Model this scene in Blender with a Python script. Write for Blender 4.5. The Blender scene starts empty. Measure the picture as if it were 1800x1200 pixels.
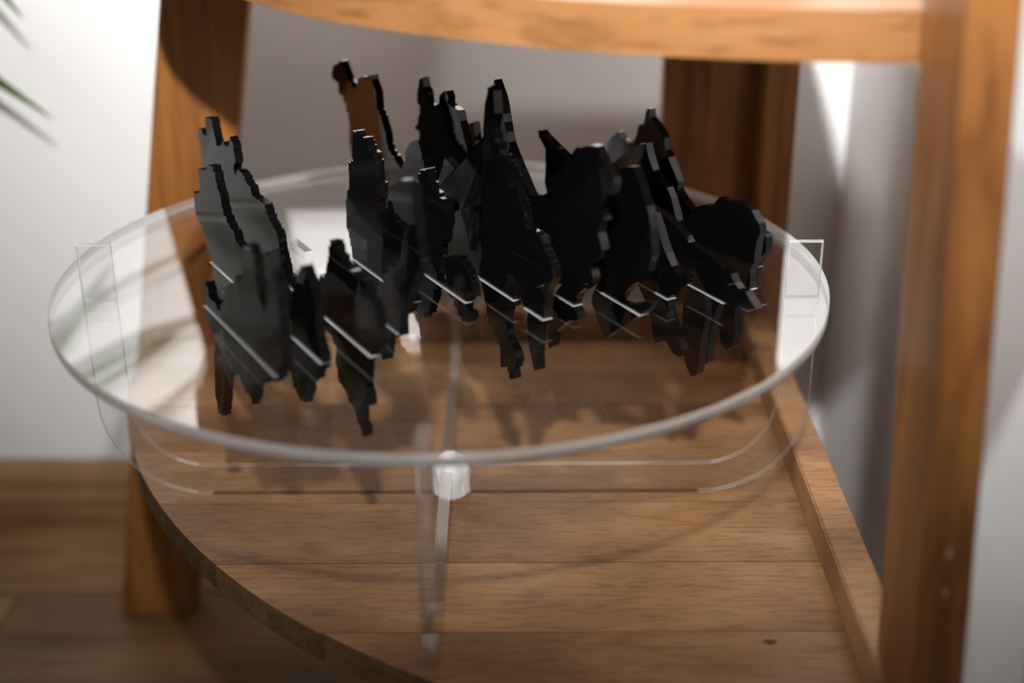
import bpy, bmesh, math, random
from mathutils import Vector, Matrix, noise
from mathutils.geometry import delaunay_2d_cdt

random.seed(7)
scene = bpy.context.scene
col = scene.collection
Z0 = 0.360                      # height of the clear disc's top above the floor (metres)

# ------------------------------------------------------------------ camera
cam_data = bpy.data.cameras.new("camera")
cam = bpy.data.objects.new("camera", cam_data)
col.objects.link(cam)
cam_data.sensor_width = 36.0
cam_data.lens = 2494.7 * 36.0 / 1800.0
PITCH, ROLL = math.radians(24.22), math.radians(-0.306)
fw = Vector((0, math.cos(PITCH), -math.sin(PITCH)))
rt = Vector((1, 0, 0))
up = rt.cross(fw)
rt2 = rt * math.cos(ROLL) + up * math.sin(ROLL)
up2 = up * math.cos(ROLL) - rt * math.sin(ROLL)
M = Matrix((rt2, up2, -fw)).transposed().to_4x4()
M.translation = Vector((0.03634, -0.69803, 0.27306 + Z0))
cam.matrix_world = M
cam_data.clip_start = 0.01
cam_data.dof.use_dof = True
cam_data.dof.focus_distance = 0.742
cam_data.dof.aperture_fstop = 2.9
scene.camera = cam

# ------------------------------------------------------------------ world, lamps, exposure
world = bpy.data.worlds.new("world")
scene.world = world
world.use_nodes = True
bg = world.node_tree.nodes["Background"]
bg.inputs[0].default_value = (1.0, 0.87, 0.74, 1)
bg.inputs[1].default_value = 0.065

def spot(name, loc, target, energy, size_deg, blend, radius, color=(1, 1, 1)):
    ld = bpy.data.lights.new(name, 'SPOT')
    ld.energy = energy
    ld.spot_size = math.radians(size_deg)
    ld.spot_blend = blend
    ld.shadow_soft_size = radius
    ld.color = color
    o = bpy.data.objects.new(name, ld)
    col.objects.link(o)
    o.location = loc
    o.rotation_euler = (Vector(target) - Vector(loc)).to_track_quat('-Z', 'Y').to_euler()
    return o

LAMP = (0.04, -0.78, 0.685 + Z0)                       # one reflector lamp just above the camera: wide spill plus a hot core
spot("key_lamp_spill", LAMP, (0.09, 0.36, 0.25 + Z0), 108, 68, 1.0, 0.019, (1.0, 0.985, 0.965))
spot("key_lamp_core", LAMP, (0.02, 0.36, 0.64 + Z0), 150, 62, 1.0, 0.019, (1.0, 0.985, 0.97))
spot("ceiling_spot", (-0.55, -0.55, 1.15 + Z0), (0.26, 0.12, 0.10 + Z0), 60, 34, 1.0, 0.045, (1.0, 0.98, 0.96))
# added soft area fill, left of and behind the camera, lifting the shadows
fill_data = bpy.data.lights.new("left_fill_light", 'AREA')
fill_data.shape = 'RECTANGLE'; fill_data.size = 1.0; fill_data.size_y = 1.2; fill_data.energy = 7; fill_data.color = (0.93, 0.97, 1.0)
fill_obj = bpy.data.objects.new("left_fill_light", fill_data)
col.objects.link(fill_obj)
fill_obj.location = (-2.1, -1.5, 1.35)
fill_obj.rotation_euler = (Vector((0.0, 0.1, 0.3)) - fill_obj.location).to_track_quat('-Z', 'Y').to_euler()

scene.view_settings.view_transform = 'Standard'
scene.view_settings.look = 'None'
scene.view_settings.gamma = 1.0
scene.view_settings.exposure = 0.0
scene.view_settings.use_curve_mapping = False
scene.cycles.use_denoising = True
scene.cycles.max_bounces = 24
scene.cycles.transparent_max_bounces = 48
scene.cycles.transmission_bounces = 16
scene.cycles.glossy_bounces = 12
scene.cycles.diffuse_bounces = 6
scene.cycles.sample_clamp_indirect = 6.0

# ------------------------------------------------------------------ materials
def new_mat(name):
    m = bpy.data.materials.new(name)
    m.use_nodes = True
    nt = m.node_tree
    nt.nodes.clear()
    out = nt.nodes.new("ShaderNodeOutputMaterial")
    return m, nt, out

def N(nt, kind, **props):
    n = nt.nodes.new(kind)
    for k, v in props.items():
        setattr(n, k, v)
    return n

def ramp(nt, fac, stops):
    r = N(nt, "ShaderNodeValToRGB")
    els = r.color_ramp.elements
    els[0].position, els[0].color = stops[0][0], (*stops[0][1], 1)
    els[1].position, els[1].color = stops[-1][0], (*stops[-1][1], 1)
    for p, c in stops[1:-1]:
        e = els.new(p)
        e.color = (*c, 1)
    nt.links.new(fac, r.inputs[0])
    return r

def wood(name, dark, mid, light, grain=(1.2, 34, 34), fine=(9, 260, 260), rough=0.42, offset=(0, 0, 0), blotch=0.35, bump=0.12):
    m, nt, out = new_mat(name)
    b = N(nt, "ShaderNodeBsdfPrincipled")
    tc = N(nt, "ShaderNodeTexCoord")
    oi = N(nt, "ShaderNodeObjectInfo")
    vm = N(nt, "ShaderNodeVectorMath", operation='MULTIPLY_ADD')
    nt.links.new(oi.outputs["Random"], vm.inputs[0])
    vm.inputs[1].default_value = (3.1, 1.7, 2.3)
    nt.links.new(tc.outputs["Object"], vm.inputs[2])
    def noise_at(scale, detail, roughness, dist=0.0):
        mp = N(nt, "ShaderNodeMapping")
        mp.inputs["Scale"].default_value = scale
        mp.inputs["Location"].default_value = offset
        nt.links.new(vm.outputs[0], mp.inputs[0])
        nz = N(nt, "ShaderNodeTexNoise")
        nz.inputs["Scale"].default_value = 1.0
        nz.inputs["Detail"].default_value = detail
        nz.inputs["Roughness"].default_value = roughness
        nz.inputs["Distortion"].default_value = dist
        nt.links.new(mp.outputs[0], nz.inputs["Vector"])
        return nz
    n1 = noise_at(grain, 5, 0.55, 0.6)
    n2 = noise_at(fine, 3, 0.6)
    n3 = noise_at((7, 11, 11), 2, 0.5)
    r = ramp(nt, n1.outputs[0], [(0.30, dark), (0.5, mid), (0.70, light)])
    rf = ramp(nt, n2.outputs[0], [(0.38, (0.62, 0.58, 0.54)), (0.52, (1, 1, 1))])
    rb = ramp(nt, n3.outputs[0], [(0.30, (1 - blotch,) * 3), (0.70, (1.0, 1.0, 1.0))])
    mx = N(nt, "ShaderNodeMix", data_type='RGBA', blend_type='MULTIPLY')
    mx.inputs[0].default_value = 0.75
    nt.links.new(r.outputs[0], mx.inputs[6]); nt.links.new(rf.outputs[0], mx.inputs[7])
    mx2 = N(nt, "ShaderNodeMix", data_type='RGBA', blend_type='MULTIPLY')
    mx2.inputs[0].default_value = 1.0
    nt.links.new(mx.outputs[2], mx2.inputs[6]); nt.links.new(rb.outputs[0], mx2.inputs[7])
    mr = N(nt, "ShaderNodeMapRange")
    mr.inputs[3].default_value = 0.86; mr.inputs[4].default_value = 1.10
    nt.links.new(oi.outputs["Random"], mr.inputs[0])
    hs = N(nt, "ShaderNodeHueSaturation")
    nt.links.new(mr.outputs[0], hs.inputs["Value"])
    nt.links.new(mx2.outputs[2], hs.inputs["Color"])
    nt.links.new(hs.outputs[0], b.inputs["Base Color"])
    b.inputs["Roughness"].default_value = rough
    b.inputs["IOR"].default_value = 1.4
    bp = N(nt, "ShaderNodeBump")
    bp.inputs["Strength"].default_value = bump
    bp.inputs["Distance"].default_value = 0.0006
    nt.links.new(n2.outputs[0], bp.inputs["Height"])
    nt.links.new(bp.outputs[0], b.inputs["Normal"])
    nt.links.new(b.outputs[0], out.inputs[0])
    return m

def plain(name, color, rough=0.5, ior=1.45, bump=0.0, bump_scale=200.0):
    m, nt, out = new_mat(name)
    b = N(nt, "ShaderNodeBsdfPrincipled")
    b.inputs["Base Color"].default_value = (*color, 1)
    b.inputs["Roughness"].default_value = rough
    b.inputs["IOR"].default_value = ior
    if bump:
        tc = N(nt, "ShaderNodeTexCoord")
        nz = N(nt, "ShaderNodeTexNoise")
        nz.inputs["Scale"].default_value = bump_scale
        nt.links.new(tc.outputs["Object"], nz.inputs["Vector"])
        bp = N(nt, "ShaderNodeBump")
        bp.inputs["Strength"].default_value = bump
        bp.inputs["Distance"].default_value = 0.001
        nt.links.new(nz.outputs[0], bp.inputs["Height"])
        nt.links.new(bp.outputs[0], b.inputs["Normal"])
    nt.links.new(b.outputs[0], out.inputs[0])
    return m

def acrylic(name, haze=0.0, refract=False, f0=0.04, tint=(0.985, 0.985, 0.985), haze_color=(0.9, 0.92, 0.92), rough=0.0):
    """clear sheet: straight-through transmission plus Fresnel gloss; haze = share of frosted scatter on sawn edges"""
    m, nt, out = new_mat(name)
    tr = N(nt, "ShaderNodeBsdfTransparent")
    tr.inputs[0].default_value = (*tint, 1)
    gl = N(nt, "ShaderNodeBsdfGlossy")
    gl.inputs["Roughness"].default_value = rough
    lw = N(nt, "ShaderNodeLayerWeight")
    lw.inputs[0].default_value = 0.5
    pw = N(nt, "ShaderNodeMath", operation='POWER')
    pw.inputs[1].default_value = 3.0
    nt.links.new(lw.outputs["Facing"], pw.inputs[0])
    ma = N(nt, "ShaderNodeMath", operation='MULTIPLY_ADD')
    ma.inputs[1].default_value = 1 - f0
    ma.inputs[2].default_value = f0
    nt.links.new(pw.outputs[0], ma.inputs[0])
    mx = N(nt, "ShaderNodeMixShader")
    nt.links.new(ma.outputs[0], mx.inputs[0])
    nt.links.new(tr.outputs[0], mx.inputs[1]); nt.links.new(gl.outputs[0], mx.inputs[2])
    if refract:
        nt.nodes.remove(tr); nt.nodes.remove(gl)
        g = N(nt, "ShaderNodeBsdfGlass"); g.inputs["IOR"].default_value = 1.49; g.inputs["Roughness"].default_value = rough
        nt.nodes.remove(mx); mx = g
    last = mx
    if haze:
        df = N(nt, "ShaderNodeBsdfDiffuse"); df.inputs[0].default_value = (*haze_color, 1)
        tl = N(nt, "ShaderNodeBsdfTranslucent"); tl.inputs[0].default_value = (*haze_color, 1)
        a = N(nt, "ShaderNodeMixShader"); a.inputs[0].default_value = 0.5
        nt.links.new(df.outputs[0], a.inputs[1]); nt.links.new(tl.outputs[0], a.inputs[2])
        h = N(nt, "ShaderNodeMixShader"); h.inputs[0].default_value = haze
        nt.links.new(mx.outputs[0], h.inputs[1]); nt.links.new(a.outputs[0], h.inputs[2])
        last = h
    nt.links.new(last.outputs[0], out.inputs[0])
    return m

MAT = {
    'wall': plain("painted_wall", (0.80, 0.80, 0.795), 0.75, 1.4, 0.06, 180),
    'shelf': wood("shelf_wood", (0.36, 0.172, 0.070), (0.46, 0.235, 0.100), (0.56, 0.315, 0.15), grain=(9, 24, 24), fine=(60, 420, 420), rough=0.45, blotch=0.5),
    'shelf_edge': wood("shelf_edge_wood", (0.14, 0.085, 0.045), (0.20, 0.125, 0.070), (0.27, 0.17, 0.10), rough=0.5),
    'leg': wood("stained_wood", (0.19, 0.070, 0.019), (0.295, 0.115, 0.029), (0.40, 0.17, 0.045), grain=(30, 30, 2.0), fine=(150, 150, 8), rough=0.36, blotch=0.25),
    'band': wood("edge_band_wood", (0.21, 0.088, 0.028), (0.285, 0.128, 0.044), (0.37, 0.18, 0.072), grain=(4, 4, 20), fine=(30, 30, 160), rough=0.4, blotch=0.25),
    'floor': wood("floor_wood", (0.16, 0.082, 0.032), (0.25, 0.135, 0.055), (0.34, 0.195, 0.085), grain=(2, 22, 22), rough=0.5),
    'skirting': wood("skirting_wood", (0.30, 0.165, 0.075), (0.38, 0.22, 0.105), (0.46, 0.28, 0.14), grain=(2, 30, 30), rough=0.45),
    'black': plain("black_acrylic", (0.0025, 0.0025, 0.0028), 0.02, 1.50),
    'clear': acrylic("clear_acrylic"),
    'sawn': acrylic("sawn_acrylic_edge", haze=0.42, refract=True, rough=0.03),
    'sawn_soft': acrylic("sawn_acrylic_edge_clear", haze=0.12, rough=0.1),
    'rim': acrylic("polished_acrylic_rim", haze=0.55, refract=True, rough=0.01, haze_color=(0.93, 0.96, 0.95)),
    'slot': acrylic("slot_acrylic_edge", haze=0.6, rough=0.15),
    'tape': plain("white_tape", (0.82, 0.82, 0.81), 0.45, 1.45, 0.5, 300),
    'chip': plain("bare_chip", (0.40, 0.33, 0.24), 0.7),
    'knot': plain("wood_knot", (0.07, 0.035, 0.02), 0.6),
    'leaf': plain("leaf_green", (0.075, 0.125, 0.012), 0.45, 1.45, 0.1, 60),
    'stem': plain("plant_stem", (0.16, 0.11, 0.06), 0.7, 1.4, 0.4, 90),
    'pot': plain("pot_glaze", (0.55, 0.53, 0.50), 0.35, 1.5, 0.05, 40),
    'soil': plain("soil", (0.035, 0.024, 0.016), 0.95, 1.3, 0.8, 120),
}

# ------------------------------------------------------------------ helpers
def link(name, me, parent=None, mats=()):
    for m in mats:
        me.materials.append(MAT[m])
    o = bpy.data.objects.new(name, me)
    col.objects.link(o)
    if parent is not None:
        o.parent = parent
    return o

def from_bm(name, bm, mats, parent=None, smooth=False):
    bmesh.ops.recalc_face_normals(bm, faces=bm.faces)
    me = bpy.data.meshes.new(name)
    if smooth:
        for f in bm.faces:
            f.smooth = True
    bm.to_mesh(me)
    bm.free()
    return link(name, me, parent, (mats,) if isinstance(mats, str) else mats)

def empty(name, loc=(0, 0, 0)):
    o = bpy.data.objects.new(name, None)
    o.empty_display_size = 0.02
    col.objects.link(o)
    o.location = loc
    return o

def tag(o, label=None, category=None, group=None, kind=None):
    if label: o["label"] = label
    if category: o["category"] = category
    if group: o["group"] = group
    if kind: o["kind"] = kind
    return o

def box_bm(x0, x1, y0, y1, z0, z1, bevel=0.0):
    bm = bmesh.new()
    bmesh.ops.create_cube(bm, size=1)
    for v in bm.verts:
        v.co = Vector((x0 + (v.co.x + .5) * (x1 - x0), y0 + (v.co.y + .5) * (y1 - y0), z0 + (v.co.z + .5) * (z1 - z0)))
    if bevel:
        bmesh.ops.bevel(bm, geom=bm.edges[:], offset=bevel, segments=2, affect='EDGES', clamp_overlap=True)
    return bm

def prism_bm(pts, axis_vec, bevel=0.0, side_mat=0, bevel_mat=-1):
    """closed outline (3-D points on one plane) swept along axis_vec; the sides may take another material slot"""
    bm = bmesh.new()
    a = [bm.verts.new(p) for p in pts]
    b = [bm.verts.new(Vector(p) + Vector(axis_vec)) for p in pts]
    fa = bm.faces.new(a)
    fb = bm.faces.new(b[::-1])
    n = len(pts)
    for i in range(n):
        f = bm.faces.new((a[i], b[i], b[(i + 1) % n], a[(i + 1) % n]))
        f.material_index = side_mat
    if bevel:
        es = list(set(fa.edges) | set(fb.edges))
        bmesh.ops.bevel(bm, geom=es, offset=bevel, segments=1, affect='EDGES', clamp_overlap=True, material=bevel_mat)
    big = [f for f in bm.faces if len(f.verts) > 4]
    bmesh.ops.triangulate(bm, faces=big)
    return bm

# ------------------------------------------------------------------ the room
WY, WX = 0.362, 0.294            # back wall plane, right wall plane
tag(from_bm("wall_back", box_bm(-1.6, WX + 0.1, WY, WY + 0.1, 0.0, 2.4), 'wall'), "white painted wall behind the wooden corner stand", "wall", kind="structure")
tag(from_bm("wall_right", box_bm(WX, WX + 0.1, -1.6, WY, 0.0, 2.4), 'wall'), "white painted wall to the right of the corner stand", "wall", kind="structure")
floor = tag(from_bm("floor", box_bm(-1.6, WX + 0.1, -1.6, WY + 0.1, -0.05, -0.008), 'floor'), "brown wooden plank floor under the corner stand", "floor", kind="structure")
FP = 0.128
k = 0
yy = WY
row = 0
while yy > -1.1:
    x_cuts = [-1.5, -0.62 + 0.27 * (row % 3), WX]
    for xa, xb in zip(x_cuts[:-1], x_cuts[1:]):
        from_bm("floor_plank", box_bm(xa + 0.0004, xb - 0.0004, yy - FP + 0.0006, yy - 0.0006, -0.008, 0.0, 0.0012), 'floor', floor)
    yy -= FP
    row += 1

def skirting(name, run, label):
    prof = [(0.0, 0.0), (0.017, 0.0), (0.017, 0.021), (0.012, 0.024), (0.012, 0.037), (0.008, 0.046), (0.0, 0.050)]
    if run == 'back':
        pts = [(-1.5, WY - p, z) for p, z in prof]; vec = (WX - 0.001 + 1.5, 0, 0)
    else:
        pts = [(WX - p, -1.2, z) for p, z in prof]; vec = (0, WY + 1.2 - 0.018, 0)
    return tag(from_bm(name, prism_bm(pts, vec), 'skirting'), label, "baseboard", kind="structure")
skirting("baseboard_back", 'back', "stepped wooden baseboard along the back wall")
skirting("baseboard_right", 'right', "stepped wooden baseboard along the right wall")

# ------------------------------------------------------------------ corner stand
stand = tag(empty("corner_stand", (0.21, 0.22, 0)), "quarter-round wooden corner stand with two shelves and slanted legs", "shelf")
def to_stand(o):
    o.parent = stand
    o.matrix_parent_inverse = Matrix.Translation(-stand.location)
    return o
SC = Vector((0.2185, 0.2075))    # centre of the quarter circles
SZ = Z0 - 0.134                  # top of the lower shelf
ST = 0.0155
SR = 0.4385
X_R, Y_B = 0.214, 0.232          # outer right and outer back limits

def strip_outline(ya, yb, r, xr, n=10):
    """piece of the quarter disc between two joint lines, outline counter-clockwise"""
    pts = [(xr, yb), ]
    ys = [yb + (ya - yb) * i / n for i in range(n + 1)]
    for y in ys:
        dy = min(0.0, y - SC.y)
        xx = SC.x - math.sqrt(max(r * r - dy * dy, 0.0))
        pts.append((min(xx, xr), y))
    pts.append((xr, ya))
    out = []
    for p in pts:
        if not out or (Vector(p) - Vector(out[-1])).length > 1e-5:
            out.append(p)
    return out
joints = [0.232, 0.171, 0.110, 0.049, -0.012, -0.073, -0.1335, -0.1945, -0.2309]
for i in range(len(joints) - 1):
    yb, ya = joints[i] - 0.00026, joints[i + 1] + 0.00026
    r = SR - (0.0012 if i >= 6 else 0.0)
    o2 = strip_outline(ya, yb, r, X_R)
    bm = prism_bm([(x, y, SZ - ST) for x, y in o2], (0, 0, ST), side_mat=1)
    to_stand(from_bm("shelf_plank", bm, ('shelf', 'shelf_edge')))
def arc_panel(zc0, zc1, r, x1, y1, cx, cy, nseg=64):
    pts = [(x1, y1)]
    for i in range(nseg + 1):
        a = math.pi + (math.pi / 2) * i / nseg
        pts.append((cx + r * math.cos(a), cy + r * math.sin(a)))
    pts[1] = (pts[1][0], min(pts[1][1], y1))
    if y1 > cy: pts.insert(1, (cx - r, y1))
    if x1 > cx: pts.append((x1, cy - r))
    return prism_bm([(x, y, zc0) for x, y in pts], (0, 0, zc1 - zc0), bevel=0.0012)
def upper_outline(nseg=64):
    pts = [(0.219, 0.2275)]
    for i in range(nseg + 1):
        t = i / nseg
        a = math.pi + math.pi / 2 * t
        kn_ = [(0, .3835), (.2, .385), (.41, .361), (.7, .350), (.85, .345), (1.001, .345)]
        for (t0, r0), (t1, r1) in zip(kn_[:-1], kn_[1:]):
            if t0 <= t <= t1:
                f = (t - t0) / (t1 - t0)
                r = r0 + (r1 - r0) * (f * f * (3 - 2 * f))
                break
        pts.append((0.205 + r * math.cos(a), 0.213 + r * math.sin(a)))
    pts.insert(1, (pts[1][0], 0.2275))
    pts.append((0.219, pts[-1][1]))
    return pts
to_stand(from_bm("upper_shelf", prism_bm([(x, y, Z0 + 0.140) for x, y in upper_outline()], (0, 0, 0.021), bevel=0.0012), 'band'))
# low rails that close the two straight sides
to_stand(from_bm("back_rail", box_bm(-0.200, 0.1955, 0.2105, 0.232, SZ, SZ + 0.0205, 0.001), 'shelf'))
to_stand(from_bm("side_rail", box_bm(0.1955, 0.2135, -0.205, 0.2105, SZ, SZ + 0.0205, 0.001), 'shelf'))
# left leg: a slanting board in the plane of the back side
zt, zb = Z0 + 0.34, 0.0
def xl(z): return -0.2635 + 0.1705 * z        # its outer edge leans inward going up
lp = [(xl(zb), 0.205, zb), (xl(zb) + 0.0575, 0.205, zb), (xl(zt) + 0.0555, 0.205, zt), (xl(zt), 0.205, zt)]
left_leg = to_stand(from_bm("leg", prism_bm(lp, (0, 0.020, 0), bevel=0.0012), 'leg'))
# right leg: the same board in the plane of the right side
def yr(z): return -0.2695 + 0.148 * z
rp = [(0.1985, yr(zb), zb), (0.1985, yr(zb) + 0.0565, zb), (0.1985, yr(zt) + 0.0550, zt), (0.1985, yr(zt), zt)]
right_leg = to_stand(from_bm("leg", prism_bm(rp, (0.0205, 0, 0), bevel=0.0012), 'leg'))
# rear corner: two boards meeting in an L
to_stand(from_bm("corner_board", box_bm(0.1385, 0.2000, 0.2325, 0.2520, 0.0, zt, 0.001), 'leg'))
to_stand(from_bm("corner_board", box_bm(0.2005, 0.2215, 0.2000, 0.2520, 0.0, zt, 0.001), 'leg'))
# dark knot in the front of the lower shelf
bm = bmesh.new()
kv = [bm.verts.new((0.158 + 0.0032 * math.cos(t) * (1 + 0.2 * math.sin(3 * t)), -0.1425 + 0.0021 * math.sin(t), SZ + 0.00002)) for t in [i * math.pi / 8 for i in range(16)]]
kf = bm.faces.new(kv)
ex = bmesh.ops.extrude_face_region(bm, geom=[kf])
for v in ex['geom']:
    if isinstance(v, bmesh.types.BMVert): v.co.z += 0.00012
kn = to_stand(from_bm("knot", bm, 'knot'))
kn["label"] = "small dark knot in the shelf wood"
# bare chips on the front of the right leg
for zc, h in ((Z0 - 0.034, 0.0055), (Z0 - 0.051, 0.0035)):
    bm = bmesh.new()
    vs = [bm.verts.new((0.2085 + 0.0008 * math.cos(t), 0, zc + h * math.sin(t) * 0.55)) for t in [i * math.pi / 4 for i in range(8)]]
    f = bm.faces.new(vs)
    ex = bmesh.ops.extrude_face_region(bm, geom=[f])
    for v in ex['geom']:
        if isinstance(v, bmesh.types.BMVert): v.co.y += 0.0008
    for v in bm.verts:
        v.co.y += yr(v.co.z) - 0.0005
    c = from_bm("chip_mark", bm, 'chip')
    to_stand(c)
    c["label"] = "pale bare chip in the stain"

# ------------------------------------------------------------------ clear acrylic table
table = tag(empty("acrylic_table", (0, 0, SZ)), "round clear acrylic table on crossed U-shaped legs, standing on the lower shelf", "table")
def to_table(o, parent=None):
    o.parent = table
    o.matrix_parent_inverse = Matrix.Translation(-table.location)
    return o
DT = 0.0058
DR = 0.2000
n3 = Vector((math.cos(math.radians(30)), math.sin(math.radians(30)), 0))     # across the black slices
d3 = Vector((math.sin(math.radians(30)), -math.cos(math.radians(30)), 0))    # along them, towards the camera
def plane_pt(s, u, z): return n3 * s + d3 * u + Vector((0, 0, z + Z0))
TH = 0.0046                     # sheet thickness of the slices

def disc_bm():
    nseg = 160
    ring = [Vector((DR * math.cos(2 * math.pi * i / nseg), DR * math.sin(2 * math.pi * i / nseg))) for i in range(nseg)]
    hole = []
    for s, u in ((-0.0515, -0.0865), (-0.0515, -0.0640), (-0.0470, -0.0640), (-0.0470, -0.0865)):
        p = n3 * s + d3 * u
        hole.append(Vector((p.x, p.y)))
    verts = ring + hole
    edges = [(i, (i + 1) % nseg) for i in range(nseg)] + [(nseg + i, nseg + (i + 1) % 4) for i in range(4)]
    vo, eo, fo, ov, oe, of = delaunay_2d_cdt(verts, edges, [], 1, 1e-7)
    hx = [h.x for h in hole]; hc = sum(hole, Vector((0, 0))) / 4
    def in_hole(c):
        q = c - Vector((0, 0)); s = q.x * n3.x + q.y * n3.y; u = q.x * d3.x + q.y * d3.y
        return -0.0515 < s < -0.0470 and -0.0865 < u < -0.0640
    bm = bmesh.new()
    top = [bm.verts.new((v.x, v.y, Z0)) for v in vo]
    bot = [bm.verts.new((v.x, v.y, Z0 - DT)) for v in vo]
    for f in fo:
        c = sum((vo[i] for i in f), Vector((0, 0))) / len(f)
        if in_hole(c): continue
        bm.faces.new([top[i] for i in f]); bm.faces.new([bot[i] for i in reversed(f)])
    for i in range(nseg):
        j = (i + 1) % nseg
        f = bm.faces.new((bot[i], bot[j], top[j], top[i])); f.material_index = 1; f.smooth = True
    for i in range(4):
        j = (i + 1) % 4
        f = bm.faces.new((top[nseg + i], top[nseg + j], bot[nseg + j], bot[nseg + i])); f.material_index = 1
    return bm
disc = to_table(from_bm("table_top", disc_bm(), ('clear', 'rim')))
disc["label"] = "clear round disc with an empty slot near the left slices"

def u_outline(w, ztop, zbot, r, t, n=10):
    """outline of a U-shaped strip: half width w, strip width t, corner radius r"""
    out = [(-w, ztop)]
    for i in range(n + 1):
        a = math.pi + math.pi / 2 * i / n
        out.append((-w + r + r * math.cos(a), zbot + r + r * math.sin(a)))
    for i in range(n + 1):
        a = 1.5 * math.pi + math.pi / 2 * i / n
        out.append((w - r + r * math.cos(a), zbot + r + r * math.sin(a)))
    out.append((w, ztop)); out.append((w - t, ztop))
    ri = r - t
    for i in range(n + 1):
        a = 2 * math.pi - math.pi / 2 * i / n
        out.append((w - r + ri * math.cos(a), zbot + r + ri * math.sin(a)))
    for i in range(n + 1):
        a = 1.5 * math.pi - math.pi / 2 * i / n
        out.append((-w + r + ri * math.cos(a), zbot + r + ri * math.sin(a)))
    out.append((-w + t, ztop))
    return out
LT = 0.0062
ua = u_outline(0.1955, Z0 + 0.016, SZ, 0.058, 0.0180)
to_table(from_bm("leg_frame", prism_bm([(0.004 + a, -0.0018, z) for a, z in ua], (0, 0.0036, 0), bevel=0.0005, side_mat=1, bevel_mat=2), ('clear', 'sawn_soft', 'slot')))["label"] = "clear U-shaped leg strip running left to right"
ub = u_outline(0.1925, Z0 + 0.0006, SZ, 0.058, 0.0180)
to_table(from_bm("leg_frame", prism_bm([(-0.0035, a, z) for a, z in ub], (LT, 0, 0), side_mat=1), ('clear', 'sawn_soft')))["label"] = "clear U-shaped leg strip running front to back"

# crumpled white tape round the crossing of the legs
bm = bmesh.new()
bmesh.ops.create_cube(bm, size=1)
bmesh.ops.subdivide_edges(bm, edges=bm.edges[:], cuts=11, use_grid_fill=True)
for v in bm.verts:
    p = v.co.copy() * 2
    rr = max(abs(p.x), abs(p.y))
    ang = math.atan2(p.y, p.x)
    q = Vector((p.x, p.y))
    if q.length > 1e-6:
        q = q.normalized() * rr * (1 + 0.06 * math.cos(4 * ang))
    taper = 1.0 if p.z < 0.3 else 1.0 - 0.42 * ((p.z - 0.3) / 0.7) ** 2
    fold = 0.07 * noise.noise(Vector((math.cos(ang) * 5, math.sin(ang) * 5, p.z * 0.7))) + 0.05 * noise.noise(Vector((math.cos(ang) * 13, math.sin(ang) * 13, p.z * 1.5)))
    k2 = 0.0103 * taper * (1 + fold)
    v.co = Vector((0.0015 + q.x * k2, q.y * k2, SZ + 0.0001 + (p.z + 1) / 2 * (0.0225 + 0.001 * noise.noise(Vector((p.x * 2, p.y * 2, 3))))))
to_table(from_bm("tape_wrap", bm, 'tape', smooth=True))["label"] = "crumpled white tape around the leg crossing"

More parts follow.
